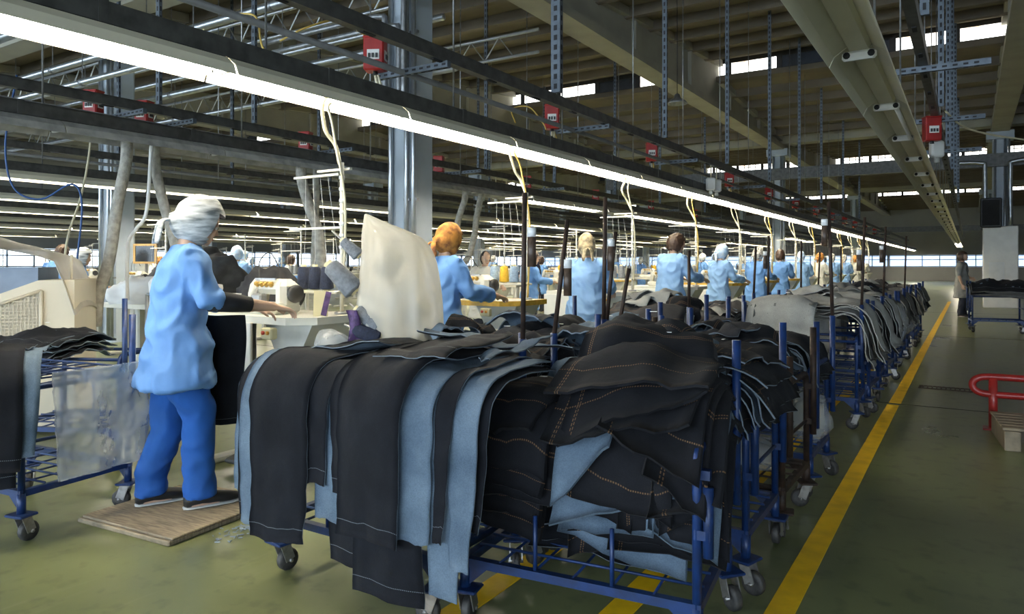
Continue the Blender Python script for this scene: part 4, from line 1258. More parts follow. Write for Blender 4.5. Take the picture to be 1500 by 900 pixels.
# rear rows of stations, simpler copies
FT = table('sewing table standing in the rear rows', (0, 0, 0), 'table_edge_white', 'tables of the rear rows', far=True)
FT2 = table('sewing table standing in the rear rows', (0, 0, 0), 'table_edge_yellow', 'tables of the rear rows', far=True)
rowdef = [(-6.2, 1.9, 12), (-9.6, 3.2, 12), (-13.0, 4.6, 11), (-16.4, 6.0, 10), (-19.8, 7.5, 9), (-23.2, 9, 8)]
RN = ['second', 'third', 'fourth', 'fifth', 'sixth', 'seventh']
rr = random.Random(11)
FARPOS = []
fu = set()
for r, (x, ya, n) in enumerate(rowdef):
    for i in range(n):
        y = ya + i * 2.45 + rr.uniform(-.1, .1)
        if -6.7 < x < -5 and (6.1 < y < 7.3 or y < 5.0): continue
        src = FT2 if rr.random() < .25 else FT
        lb = '%s sewing table from the left in the %s row back' % (ORD[i], RN[r])
        if src.name not in fu:
            fu.add(src.name); o = src; o.location = (x, y, 0); o['label'] = lb
        else: o = dup(src, (x, y, 0), 0, lb, 'tables of the rear rows')
        dup(MACH, (x - .58, y + .24, TZ + .001), 0, 'cream overlock machine, %s from the left in the %s row back' % (ORD[i], RN[r]), 'overlock machines of the rear rows')
        dup(STAND, (x - .12, y + .44, TZ + .001), 0, 'white thread stand, %s from the left in the %s row back' % (ORD[i], RN[r]), 'thread stands of the rear rows')
        if r < 3:
            for q in range(3):
                c = rr.choice(['white', 'blue', 'navy', 'grey', 'yellow'])
                tag(link('thread_cone', CONES[c], None, (x - .48 + q * .11, y + .44, TZ + .157)), 'small thread cone on stand %d-%s of the %s row back' % (i + 1, ORD[q], RN[r]) if False else '%s thread cone on the %s stand in the %s row back' % (ORD[q], ORD[i], RN[r]), 'thread cone', 'thread cones of the rear rows')
        FARPOS.append((r, i, x, y))

# ---- thread rack under the big plastic bag, near the front cart
RKX, RKY = -2.72, 3.02
rk = thing('cone_rack', 'floor rack with slanted thread pins half hidden by the white bag', 'thread rack', (RKX, RKY, 0))
MB().tube([(0, 0, 0), (0, 0, 1.5)], .016, 8).build('pole', M['machine_grey'], rk)
MB().rbox((0, 0, .02), (.4, .4, .04), .01).build('rack_base', M['machine_grey'], rk)
LV = Vector((-CS, -SN, 0))
rack = []
# (height, side offset, colour, tilt)
for i, (px, py, d, c, tl) in enumerate(((512, 362, 3.85, 'grey', .75), (507, 413, 3.8, 'grey', .8), (540, 468, 3.75, 'grey', .7), (538, 490, 3.72, 'navy', .4))):
    p = W(px, py, d)
    ax = (LV * math.cos(tl) + Vector((0, 0, math.sin(tl)))).normalized()
    q = Vector((0, 0, 1)).rotation_difference(ax).to_euler()
    big = 1.3 if i == 1 else (.8 if i == 0 else 1.0)
    b0 = p - ax * .07
    MB().tube([Vector((0, 0, b0.z - .12)), b0 - Vector((RKX, RKY, 0))], .006, 6).build('spool_pin', M['steel'], rk)
    MB().tube([b0 - Vector((RKX, RKY, 0)), b0 + ax * .2 - Vector((RKX, RKY, 0))], .006, 6).build('spool_pin', M['steel'], rk)
    o = link('thread_cone', CONES[c], None, b0, q); o.scale = (big, big, big)
    tag(o, ['slim grey thread cone tilted at the top left of the white bag', 'fat grey thread cone tilted beside the white bag', 'grey thread cone tilted low beside the white bag', 'dark thread cone lying at the foot of the white bag'][i], 'thread cone', 'cones on the slanted rack')
for i, (px, py, d) in enumerate(((575, 440, 4.0), (600, 465, 4.0), (560, 395, 4.0))):
    p = W(px, py, d)
    o = link('thread_cone', CONES['grey' if i else 'white'], None, p, (1.2, .3, 1.1)); o.scale = (1.3, 1.3, 1.3)
    MB().tube([Vector((0, 0, p.z - .1)), p - Vector((RKX, RKY, 0))], .006, 6).build('spool_pin', M['steel'], rk)
    tag(o, '%s thread cone faintly visible inside the big white bag' % ['upper pale', 'lower grey', 'middle grey'][i], 'thread cone', 'cones inside the bag')
# the bag: milky sheet bag pulled over the rack, pointed upper corner
def bag():
    rows = []
    bot = W(585, 548, 3.85)
    #  (left px, right px, y px, thickness)
    prof = [(528, 648, 556, .15), (524, 652, 520, .17), (521, 650, 485, .18), (523, 648, 450, .18), (526, 643, 415, .17), (528, 638, 385, .14), (530, 630, 362, .10), (531, 618, 347, .05), (532, 585, 334, .025), (533, 556, 322, .015), (533.5, 538, 313, .008)]
    pts = []; n = 44
    fw = Vector((-SN, CS, 0))
    for i, (l, r, y, th) in enumerate(prof):
        a, b = W(l, y, 3.88), W(r, y, 3.88)
        c = (a + b) / 2; h = (b - a) / 2
        for j in range(n):
            t = 2 * math.pi * j / n
            ct, st = math.cos(t), math.sin(t)
            ct = math.copysign(abs(ct) ** .8, ct)
            wr = 1 + .30 * noise.noise(Vector((ct * 2.4 + i * .16, st * 2.4, i * .35))) + .22 * (1 - 3 * abs(noise.noise(Vector((ct * 3.5 + i * .2, st * 3.5, i * .25)))))
            pts.append(c + h * ct * (1 + (wr - 1) * .25) + fw * (th * st * wr))
    fs = []
    k = len(prof)
    for i in range(k - 1):
        for j in range(n):
            q = (j + 1) % n
            fs.append((i * n + j, i * n + q, (i + 1) * n + q, (i + 1) * n + j))
    fs.append(tuple(range((k - 1) * n, k * n)))
    m = MB().add(pts, fs, 0, True)
    me = m.mesh('plastic_bag', M['bag_white'])
    o = link('plastic_bag', me)
    md = o.modifiers.new('s', 'SUBSURF'); md.levels = 1; md.render_levels = 1
    tag(o, 'big milky white plastic bag standing peaked over the thread rack', 'plastic bag')
bag()
film_bag(W(487, 530, 3.75), (.12, .1, .17), 'clear plastic bag of cones beside the foot of the white bag', 21)
pb = thing('fabric_strip', 'purple patterned cloth strip hanging beside the white bag', 'cloth strip', W(515, 500, 3.7), YAW)
P = np.zeros((12, 6, 3))
for i in range(12):
    for j in range(6):
        P[i, j] = (-.03 + j * .012 + .02 * math.sin(i * .5), .012 * math.sin(i * .9 + j), .16 - i * .032)
link('cloth', sheet(P, [M['purple']] * 3, .003, name='cloth'), pb)
# card and purple swatch leaning on the nearest table
cdp = thing('thread_card', 'yellowish card with a purple striped swatch on the nearest table', 'card', W(470, 445, 4.45), YAW * .9)
MB().box((0, 0, .0), (.09, .004, .16), rot=(-.1, 0, 0)).build('card_sheet', M['card'], cdp)
MB().box((.035, -.006, .0), (.035, .003, .15), rot=(-.1, .2, 0)).build('swatch', M['purple'], cdp)

# ================================================================ PEOPLE
mat('skin', (.56, .36, .25), .55, var=.06, scale=8)
mat('smock_blue', (.13, .29, .62), .8, var=.08, scale=5, bump=.15, bscale=40)
mat('smock_light', (.24, .42, .72), .8, var=.08, scale=5, bump=.15, bscale=40)
mat('trouser_blue', (.012, .10, .40), .85, var=.12, scale=6, bump=.15, bscale=40)
mat('trouser_dark', (.02, .024, .04), .85)
mat('white_top', (.74, .72, .64), .85, var=.05)
mat('grey_top', (.26, .26, .25), .85)
mat('navy_top', (.012, .018, .05), .85)
mat('shoe_black', (.012, .012, .012), .5)
mat('shoe_sole', (.6, .6, .58), .7)
mat('hair_dark', (.012, .009, .008), .55, bump=.6, bscale=50)
mat('hair_brown', (.05, .025, .014), .5, bump=.8, bscale=45)
mat('eye_white', (.8, .8, .78), .3); mat('iris', (.02, .012, .008), .2); mat('lips', (.45, .16, .13), .45)
mat('scarf_white', (.72, .73, .72), .8, scale=9, col2=(.16, .18, .18), stretch=(1, 1, 5))
mat('scarf_orange', (.60, .26, .05), .8, scale=16, col2=(.14, .045, .015))
mat('scarf_beige', (.62, .50, .30), .8, scale=15, col2=(.10, .08, .06))
mat('scarf_blue', (.34, .52, .78), .8, scale=16, col2=(.70, .76, .82))
mat('scarf_print', (.72, .70, .64), .8, scale=22, col2=(.07, .06, .05))
mat('cuff_black', (.012, .012, .015), .85)

TMP = bpy.data.scenes.new('workbench')
def fuse(mb, voxel, smooth=4, wr=0., wscale=9., ws=(1, 1, 1), name='body', ktop=99.):
    me = mb.mesh('tmp', [])
    o = bpy.data.objects.new('tmp', me); TMP.collection.objects.link(o)
    r = o.modifiers.new('r', 'REMESH'); r.mode = 'VOXEL'; r.voxel_size = voxel
    s = o.modifiers.new('s', 'SMOOTH'); s.factor = .5; s.iterations = smooth
    with bpy.context.temp_override(scene=TMP, view_layer=TMP.view_layers[0]):
        dg = bpy.context.evaluated_depsgraph_get()
        dg.update()
    out = bpy.data.meshes.new_from_object(o.evaluated_get(dg))
    out.name = name
    bpy.data.objects.remove(o, do_unlink=True); bpy.data.meshes.remove(me)
    if wr > 0:
        NV = np.empty(len(out.vertices) * 3, dtype=np.float32); CV = NV.copy()
        out.vertices.foreach_get('normal', NV); out.vertices.foreach_get('co', CV)
        NV = NV.reshape(-1, 3); CV = CV.reshape(-1, 3)
        for vi in range(len(CV)):
            c = Vector(CV[vi])
            n = noise.noise(Vector((c.x * wscale * ws[0], c.y * wscale * ws[1], c.z * wscale * ws[2])))
            n2 = noise.noise(Vector((c.x * wscale * 2.3 + 5, c.y * wscale * 2.3, c.z * wscale * 1.4 * ws[2])))
            n3 = 1 - abs(noise.noise(Vector((c.x * wscale * 1.3 + c.z * 5, c.y * wscale * 1.3 - c.z * 4, c.z * wscale * .9 + 3)))) * 3
            CV[vi] += NV[vi] * (wr * (.6 * n + .35 * n2 + .8 * max(0, n3)))
        out.vertices.foreach_set('co', CV.ravel()); out.update()
    for p in out.polygons: p.use_smooth = True
    return out

def hand(b, w, f, n, side, curl=.5, s=1.0):
    """w wrist, f forward, n palm normal, side: thumb side vector"""
    w, f, n = Vector(w), Vector(f).normalized(), Vector(n)
    n = (n - f * n.dot(f)).normalized(); t = f.cross(n)
    if t.dot(Vector(side)) < 0: t = -t
    R = []
    for d, a, c in ((-.01, .024, .020), (.02, .032, .017), (.06, .040, .015), (.09, .041, .012)):
        R.append((w + f * d * s, t * a * s, n * c * s))
    b.loft(R, n=12)
    for i, (off, L, r) in enumerate(((.031, .070, .0088), (.0105, .078, .009), (-.0105, .073, .0088), (-.030, .057, .008))):
        p = w + f * .082 * s + t * off * s
        a = .15 + curl * .25; P = [p - f * .012 * s]; 
        q = p.copy(); ang = a
        P.append(q.copy())
        for seg in (.45, .32, .25):
            dr = f * math.cos(ang) + n * math.sin(ang)
            q = q + dr * (L * seg * s); P.append(q.copy()); ang += curl
        b.tube(P, [r * s, r * s, r * .95 * s, r * .85 * s, r * .65 * s], 8)
    p = w + f * .025 * s + t * .028 * s
    d1 = (f * .75 + t * .65 + n * .25).normalized(); d2 = (f * .95 + t * .15 + n * .35).normalized()
    b.tube([p - d1 * .01, p + d1 * .03 * s, p + d1 * .03 * s + d2 * .028 * s, p + d1 * .03 * s + d2 * .05 * s], [.012 * s, .011 * s, .0095 * s, .007 * s], 8)

HEADR = [(0, .022, .028, .066), (.012, .038, .045, .052), (.035, .052, .068, .032), (.06, .062, .083, .016), (.09, .069, .093, .004), (.12, .073, .097, -.002), (.15, .073, .097, -.006), (.18, .064, .085, -.008), (.205, .044, .06, -.008), (.218, .022, .03, -.008), (.222, .004, .006, -.008)]
def head_T(hc, tilt, turn=0.):
    return Matrix.Translation(hc) @ Matrix.Rotation(turn, 4, 'Z') @ Matrix.Rotation(-tilt, 4, 'X')
def add_head(b, T):
    R3 = T.to_3x3()
    b.loft([(T @ Vector((0, cy, z)), R3 @ Vector((rx, 0, 0)), R3 @ Vector((0, ry, 0))) for z, rx, ry, cy in HEADR], n=20)
    b.loft([(T @ Vector((0, y, z)), R3 @ Vector((r, 0, 0)), R3 @ Vector((0, r * .9, 0))) for y, z, r in ((.098, .072, .010), (.108, .078, .013), (.106, .088, .010), (.098, .105, .008), (.092, .12, .007))], n=8)
    for sx in (-1, 1):
        b.loft([(T @ Vector((sx * .072, -.005, z)), R3 @ Vector((.008, 0, 0)), R3 @ Vector((0, r, 0))) for z, r in ((.065, .006), (.08, .013), (.10, .018), (.118, .015), (.124, .006))], n=8)
        b.loft([(T @ Vector((sx * .032, y, z)), R3 @ Vector((.02, 0, 0)), R3 @ Vector((0, .01, 0))) for y, z in ((.082, .118), (.085, .124), (.082, .13))], n=8)
    b.loft([(T @ Vector((0, .092, z)), R3 @ Vector((rx, 0, 0)), R3 @ Vector((0, .010, 0))) for z, rx in ((.04, .015), (.047, .022), (.054, .016))], n=8)

def cover(T, scale, m, style, seed=0, knot=True):
    """headscarf or hair shell around the head, open at the face"""
    n, k = 32, 20
    pts = {}
    mb = MB(); V = []; idx = {}
    F = []
    R3 = T.to_3x3()
    for i in range(k + 1):
        th = math.pi * i / k * (.86 if style != 'scarf' else .97)
        for j in range(n):
            a = 2 * math.pi * j / n
            d = Vector((math.sin(th) * math.sin(a), math.sin(th) * math.cos(a), math.cos(th)))
            r = 1 + (.16 if style == 'curly' else .05) * noise.noise(d * (7 if style == 'curly' else 2.5) + Vector((seed, 0, 0)))
            if style == 'curly': r *= 1.07
            p = Vector((d.x * .083, d.y * .108, d.z * .118)) * (scale * r) + Vector((0, -.006 - (.014 if style != 'scarf' else 0), .113 - (.012 if style != 'scarf' else 0)))
            if style == 'scarf' and d.y < -.2 and d.z < -.25:
                p.y -= .02
            V.append(T @ p); idx[i, j] = len(V) - 1
    def keep(i, j):
        th = math.pi * (i + .5) / k * (.86 if style != 'scarf' else .97); a = 2 * math.pi * (j + .5) / n
        y = math.sin(th) * math.cos(a); z = math.cos(th)
        if style == 'scarf': return not (y > .55 and -.88 < z < .52)
        return not (y > .42 and z < .50) and not (z < -.75 and y > -.3)
    for i in range(k):
        for j in range(n):
            if keep(i, j):
                F.append((idx[i, j], idx[i + 1, j], idx[i + 1, (j + 1) % n], idx[i, (j + 1) % n]))
    mb.add(V, F, 0, True)
    if style == 'scarf' and knot:
        for sx in (-1, 1):
            q = [T @ Vector((0, -.11 * scale, .05)), T @ Vector((sx * .03, -.14 * scale, .02)), T @ Vector((sx * .045, -.13 * scale, -.05)), T @ Vector((sx * .05, -.12 * scale, -.10))]
            mb.tube(bez(q, 3), [.012, .018, .02, .02, .022, .022, .022, .02, .018, .012][:len(bez(q, 3))], 8, flat=.4)
    if style == 'bun':
        mb.loft([(T @ Vector((0, -.125, .06 + z)), R3 @ Vector((r, 0, 0)), R3 @ Vector((0, r * .8, 0))) for z, r in ((-.035, .01), (-.025, .03), (0, .042), (.025, .03), (.035, .01))], n=10)
    me = mb.mesh('headscarf' if style == 'scarf' else 'hair', [M[m]])
    return me

PM = {}
def person_meshes(key, stride=.0, lean=.06, tilt=.35, turn=0., hands=((-.17, .46, 1.06), (.17, .46, 1.06)), elbows=None, voxel=.009, long_sleeve=False, hem=.66, arms_down=False):
    """meshes in local frame, facing +y, soles at z = 0, height about 1.62"""
    if key in PM: return PM[key]
    hip = Vector((0, 0, .86)); up = Vector((0, math.sin(lean), math.cos(lean)))
    def tz(h): return hip + up * h               # along the spine
    sh = [tz(.47) + Vector((sx * .165, -.005, 0)) for sx in (-1, 1)]
    neck = tz(.53); hc = neck + up * .035 + Vector((0, .012, 0)); T = head_T(hc, tilt, turn)
    el = elbows or [Vector((sx * .235, .07 + lean * .3, 1.10)) for sx in (-1, 1)]
    el = [Vector(e) for e in el]; wr = [Vector(h) for h in hands]
    feet = [Vector((-.10, -stride, 0)), Vector((.10, stride, 0))]
    knee = [Vector((-.10, -stride * .45 + .02, .46)), Vector((.10, stride * .6 + .03, .46))]
    X, Y = Vector((1, 0, 0)), Vector((0, 1, 0))
    b = MB()
    b.loft([(tz(h), X * rx, Y * ry) for h, rx, ry in ((-.10, .10, .09), (-.04, .155, .115), (.03, .155, .115), (.14, .13, .10), (.26, .145, .11), (.38, .16, .115), (.45, .15, .095), (.50, .09, .065), (.53, .055, .055))], n=20)
    b.tube([tz(.49), neck + up * .02, hc + up * .05], [.055, .05, .05], 14)
    add_head(b, T)
    for i, sx in enumerate((-1, 1)):
        b.tube([hip + Vector((sx * .085, 0, .0)), hip + Vector((sx * .09, 0, -.1)), knee[i] + Vector((0, 0, .03)), knee[i] - Vector((0, 0, .1)) - Vector((0, .012, 0)), feet[i] + Vector((0, -.01, .10)), feet[i] + Vector((0, -.01, .04))], [.085, .085, .058, .055, .036, .036], 14)
        b.loft([(feet[i] + Vector((0, y, .035)), X * w_, Vector((0, 0, h))) for y, w_, h in ((-.07, .02, .02), (-.05, .034, .034), (.03, .036, .034), (.11, .044, .026), (.16, .036, .018), (.18, .015, .012))], n=10)
        b.tube([sh[i] - Vector((sx * .03, 0, 0)), sh[i] + (el[i] - sh[i]) * .25, el[i], el[i] + (wr[i] - el[i]) * .35, wr[i]], [.052, .048, .038, .040, .026], 12)
        f = (wr[i] - el[i]).normalized()
        if arms_down: hand(b, wr[i], f, (-sx, .2, 0), (0, 1, 0), .45)
        else: hand(b, wr[i], f + Vector((0, .2, -.15)), (0, .1, -1), (-sx, 0, 0), .5)
    body = fuse(b, voxel, 3, name='person')
    # smock
    b = MB()
    fl = [(-.50 + (.66 - hem) * -1 + .30, 0, 0)]
    hz = hem - .86
    rings = [(hz - .012, .252, .2), (hz, .252, .2), (hz * .8, .244, .19), (hz * .45, .23, .178), (-.02, .215, .165), (.10, .188, .142), (.22, .178, .132), (.34, .188, .135), (.42, .185, .12), (.47, .165, .095), (.505, .10, .075), (.525, .072, .068)]
    b.loft([(tz(h) + Vector((0, -.01 if h > 0 else stride * .12, 0)), X * rx, Y * ry) for h, rx, ry in rings], n=28)
    ef = .78 if long_sleeve else .18
    for i, sx in enumerate((-1, 1)):
        end = el[i] + (wr[i] - el[i]) * ef
        b.tube([sh[i] - Vector((sx * .05, 0, .0)), sh[i] + Vector((sx * .005, 0, -.005)), sh[i] + (el[i] - sh[i]) * .35, sh[i] + (el[i] - sh[i]) * .8, el[i], el[i] + (wr[i] - el[i]) * ef * .6, end], [.06, .072, .068, .062, .060, .058, .052], 14)
    smock = fuse(b, .011, 2, .017, 6.5, (1, 1, 1.9), 'smock')
    b = MB()
    b.loft([(hip + Vector((0, 0, h)), X * rx, Y * ry) for h, rx, ry in ((-.16, .12, .10), (-.08, .165, .125), (.04, .17, .125), (.1, .15, .12))], n=20)
    for i, sx in enumerate((-1, 1)):
        b.tube([hip + Vector((sx * .085, 0, -.02)), hip + Vector((sx * .095, 0, -.15)), knee[i] + Vector((0, 0, .05)), knee[i] + Vector((0, -.005, -.08)), feet[i] + Vector((0, -.012, .16)), feet[i] + Vector((0, -.005, .055))], [.10, .105, .085, .08, .078, .082], 16)
    trou = fuse(b, .013, 3, .011, 6., (1, 1, .8), 'trousers')
    shoes = []
    for i in (0, 1):
        b = MB(); c = feet[i]
        b.loft([(c + Vector((0, y, z)), X * w_, Vector((0, 0, h))) for y, z, w_, h in ((-.085, .045, .02, .03), (-.07, .045, .038, .04), (.0, .05, .042, .042), (.07, .042, .046, .034), (.14, .034, .046, .026), (.185, .03, .03, .018), (.195, .03, .01, .01))], n=12)
        so = MB().loft([(c + Vector((0, y, .006)), X * w_, Vector((0, 0, .0062))) for y, w_ in ((-.088, .02), (-.07, .041), (.0, .045), (.08, .05), (.15, .049), (.19, .03), (.2, .01))], n=12)
        shoes.append((b, so))
    PM[key] = dict(body=body, smock=smock, trou=trou, shoes=shoes, T=T, el=el, wr=wr, ef=ef)
    return PM[key]
def recol(me, m):
    c = me.copy(); c.materials.clear(); c.materials.append(M[m]); return c
RC = {}
def rc(me, m):
    k = (me.name, m)
    if k not in RC: RC[k] = recol(me, m)
    return RC[k]
def person(key, label, loc, rz, smock, trou, head, headmat, hs=1.1, scale=1.0, face=True, cuffs=False, group=None, cat='person', seed=0, **kw):
    pm = person_meshes(key, **kw)
    o = link('person', rc(pm['body'], 'skin'), None, loc, (0, 0, rz))
    o.scale = (scale,) * 3
    tag(o, label, cat, group)
    link('smock', rc(pm['smock'], smock), o)
    link('trousers', rc(pm['trou'], trou), o)
    T = pm['T']
    for b, so in pm['shoes']:
        s = b.build('shoe', M['shoe_black'], o); so.build('shoe_sole', M['shoe_sole'], s)
    link('headscarf' if head == 'scarf' else 'hair', cover(T, hs, headmat, head, seed), o)
    if face:
        for sx in (-1, 1):
            e = MB().lathe([(.0, -.011), (.008, -.008), (.011, 0), (.008, .008), (0, .011)], T @ Vector((sx * .031, .083, .108)), 10).build('eye', M['eye_white'], o)
            MB().lathe([(.006, 0), (.005, .003)], T @ Vector((sx * .031, .0925, .108)), 8, 0, T.to_3x3() @ Vector((0, 1, 0))).build('iris', M['iris'], e)
        MB().loft([(T @ Vector((0, .1005, z)), T.to_3x3() @ Vector((rx, 0, 0)), T.to_3x3() @ Vector((0, .004, 0))) for z, rx in ((.041, .008), (.047, .019), (.053, .010))], n=8).build('lips', M['lips'], o)
    if cuffs:
        for i in (0, 1):
            a = pm['el'][i].lerp(pm['wr'][i], .05); c = pm['el'][i].lerp(pm['wr'][i], .62)
            MB().tube([a, a.lerp(c, .5), c], [.058, .052, .042], 14).build('sleeve_protector', M['cuff_black'], o)
    return o
def face_dir(dx, dy): return math.atan2(-dx, dy)
person('stride', 'woman in blue smock and white striped headscarf standing on the wooden board', (-3.57, 2.27, .036), face_dir(.38, .92), 'smock_blue', 'trouser_blue', 'scarf', 'scarf_white', hs=1.22, cuffs=True, seed=1,
       stride=.10, lean=.10, tilt=.45, hands=((-.15, .44, 1.03), (.16, .47, 1.05)), voxel=.007, hem=.65)
W2 = person('work', 'woman in blue smock with orange headscarf behind the white bag', (-3.62, 4.60, 0), face_dir(.25, .97), 'smock_blue', 'trouser_dark', 'scarf', 'scarf_orange', hs=1.18, seed=2, lean=.08, tilt=.30, long_sleeve=True, hem=.55)
W3 = person('back', 'woman seen from behind in blue smock with beige patterned headscarf', (-3.50, 6.98, 0), face_dir(-.25, .97), 'smock_light', 'trouser_dark', 'scarf', 'scarf_beige', hs=1.16, seed=3, lean=.04, tilt=.22, turn=.3, long_sleeve=True, hem=.5, hands=((-.10, .40, 1.06), (.22, .34, 1.02)))
W4 = person('tall', 'tall woman with curly dark hair in a blue smock beside the third table', (-3.45, 9.42, 0), face_dir(.35, .94), 'smock_light', 'trouser_dark', 'curly', 'hair_brown', hs=1.12, scale=1.06, seed=4, lean=.12, tilt=.5, turn=-.3, long_sleeve=True, hem=.55)
W5 = person('work', 'woman in blue smock and pale blue headscarf behind the grey heap', (-3.55, 12.0, 0), face_dir(.45, .9), 'smock_light', 'trouser_dark', 'scarf', 'scarf_blue', hs=1.18, seed=5)
W6 = person('work', 'woman in blue smock and black and white headscarf at the sixth table', (-3.55, 14.5, 0), face_dir(.3, .95), 'smock_blue', 'trouser_dark', 'scarf', 'scarf_print', hs=1.16, seed=6)
W7 = person('work', 'dark-haired woman in a white top sewing beyond the yellow table', (-6.35, 9.15, 0), face_dir(.8, -.6), 'white_top', 'trouser_dark', 'bun', 'hair_dark', hs=1.04, scale=.93, seed=7)
person('stand', 'woman in grey overall standing far down the aisle by the column', (-.15, 21.5, 0), face_dir(.9, -.2), 'grey_top', 'trouser_dark', 'curly', 'hair_brown', hs=1.1, seed=8, lean=.0, tilt=.05, arms_down=True, hands=((-.25, .12, .98), (.26, .05, .82)), elbows=((-.28, -.06, 1.08), (.24, -.03, 1.08)), face=False, hem=.5)
person('work', 'woman in blue smock seen from behind beyond the fourth table', (-6.6, 13.25, 0), face_dir(-.2, 1), 'smock_blue', 'trouser_dark', 'curly', 'hair_brown', hs=1.06, face=False, seed=9, scale=.97)
person('work', 'person in a navy jacket working in the third row back', (-9.5, 15.8, 0), face_dir(.3, -.9), 'navy_top', 'trouser_dark', 'curly', 'hair_dark', hs=1.06, face=False, seed=10)
# workers further back
rr = random.Random(5)
outs = [('smock_blue', 'scarf', 'scarf_white', 'blue, white headscarf,'), ('smock_light', 'scarf', 'scarf_print', 'pale blue, printed headscarf,'), ('smock_blue', 'curly', 'hair_brown', 'blue, brown hair,'), ('white_top', 'scarf', 'scarf_orange', 'white, orange headscarf,'), ('smock_light', 'scarf', 'scarf_blue', 'pale smock, blue headscarf,')]
PR = {}
def far_person(x, y, rz, where, sc=1.0):
    k = rr.randrange(len(outs)); sm, hd, hm, tx = outs[k]
    lb = 'worker in %s %s' % (tx, where)
    if k not in PR:
        PR[k] = person('work', lb, (x, y, 0), rz, sm, 'trouser_dark', hd, hm, hs=1.14, face=False, seed=20 + k, group='workers in the rear rows')
        return
    o = dup(PR[k], (x, y, 0), rz, lb, 'workers in the rear rows'); o.scale = (sc,) * 3
for k in range(6, len(SY)):
    far_person(-3.55, SY[k] - .6, rr.uniform(-.5, .3), '%s from the front in the front sewing row' % ORD[k])
for (r, i, x, y) in FARPOS:
    if rr.random() < .62 and not (r == 0 and (abs(y - 9.5) < 1.3 or abs(y - 14.0) < .6)):
        if r == 0 and y < 8.0 or r == 1 and y < 5.0: continue
        far_person(x - .55, y - .58, rr.uniform(-.7, .7), 'at the %s table of the %s row back' % (ORD[i], RN[r]), rr.uniform(.92, 1.03))
bpy.data.scenes.remove(TMP)

# ================================================================ THE REST
mat('machine_cover', (.62, .58, .48), .4, alpha=.8, var=.08, bump=.4, bscale=12)
mat('perf', (.58, .52, .40), .5)
mat('blue_panel', (.20, .26, .36), .5)
mat('dark_cover', (.055, .055, .055), .85, var=.3, scale=5)
mat('screen', (.012, .016, .02), .15)
mat('frame_gold', (.50, .30, .08), .45)
mat('cabinet', (.48, .48, .44), .5)
mat('grate', (.10, .07, .05), .6, .4)
mat('dust_blue', (.30, .36, .44), .9)
# worn board under the woman
bd = thing('standing_board', 'worn wooden board under the walking woman', 'board', (-3.53, 2.26, 0), math.radians(5))
MB().rbox((0, 0, .012), (.70, .66, .024), .006).build('lower_sheet', M['wood'], bd)
MB().rbox((.01, .01, .030), (.69, .65, .012), .004).build('upper_sheet', M['wood'], bd)
# lint on the floor beside it
rg = random.Random(4); l = MB()
for i in range(60):
    a, r = rg.uniform(0, 6.28), rg.uniform(0, .16)
    l.box((-3.05 + r * math.cos(a) * .7, 2.30 + r * math.sin(a) * 1.6, .004), (rg.uniform(.008, .03), .004, .004), rot=(0, 0, rg.uniform(0, 3)))
o = l.build('lint', M['dust_blue']); o['kind'] = 'stuff'; tag(o, 'scattered blue grey lint on the floor beside the wooden board', 'lint')
# dark cloth on the table side and in front of the woman
P = np.zeros((20, 10, 3))
for i in range(20):
    for j in range(10):
        P[i, j] = (-.14 + j * .03, .03 * math.sin(j * .8 + 1) + .02 * math.sin(i * .4), -i * .032)
tag(link('hanging_cloth', sheet(P, [M['denim_plain']] * 2 + [M['denim_edge']], .005, name='hanging_cloth'), None, W(322, 462, 3.98), (0, 0, .55)), 'dark denim piece hanging from the hands of the walking woman', 'cloth')
P = np.zeros((24, 14, 3))
for i in range(24):
    for j in range(14):
        u, v = i / 23, j / 13
        P[i, j] = (-.30 + v * .55 + (.10 * (u - .4)) * (1 if v < .5 else 0), .05 * math.sin(v * 7 + u), .0 - u * .62 - .10 * abs(v - .75) ** 2 * (1 - u))
o = tag(link('hanging_cloth', sheet(P, [M['denim_plain'], M['denim_rev'], M['denim_edge']], .005, name='hanging_cloth'), None, (-4.55, 3.05, 1.12), (0, 0, .45)), 'large black cloth hanging on a rail behind the walking woman', 'cloth')
hr = thing('cloth_rail', 'steel rail holding the black cloth behind the walking woman', 'rail', (-4.55, 3.07, 0), .45)
MB().tube([(-.4, 0, 1.11), (.4, 0, 1.11)], .012, 8).build('bar', M['galv'], hr)
for x in (-.4, .4): MB().tube([(x, 0, 0), (x, 0, 1.11)], .014, 8).build('upright', M['galv'], hr)

# beige machine cabinet at the left with mesh guard and clear cover
c0 = W(40, 430, 5.6); c0.z = 0
mc = thing('beige_machine', 'beige machine cabinet with mesh guard and plastic cover at left edge', 'machine', c0, YAW + .35)
MB().prism([(-.75, .05), (.34, .05), (.34, 1.20), (.10, 1.20), (-.75, .86)], -.10, .75, 'y').build('cabinet_body', M['beige'], mc)
MB().prism([(-.75, .86), (.06, 1.19), (.06, 1.30), (-.75, 1.30)], .05, .7, 'y').build('control_recess', M['blue_panel'], mc)
fr = MB(); pr = [(-.75, .50), (.12, .50), (.12, 1.12), (-.75, .80)]
for a, b in zip(pr, pr[1:] + pr[:1]):
    v = Vector((b[0] - a[0], 0, b[1] - a[1])); fr.tube([(a[0], -.12, a[1]), (b[0], -.12, b[1])], .014, 6)
fr.build('guard_frame', M['perf'], mc)
gd = MB(); x = -.74
while x < .11:
    zt = .80 + (x + .75) * .32 / .87
    gd.box((x, -.12, (.5 + zt) / 2), (.006, .008, zt - .5)); x += .026
z = .52
while z < 1.1:
    xl = -.75 if z < .8 else -.75 + (z - .8) * .87 / .32
    gd.box(((xl + .12) / 2, -.12, z), (.12 - xl, .008, .006)); z += .026
o = gd.build('mesh_guard', M['perf'], mc); o['kind'] = 'stuff'
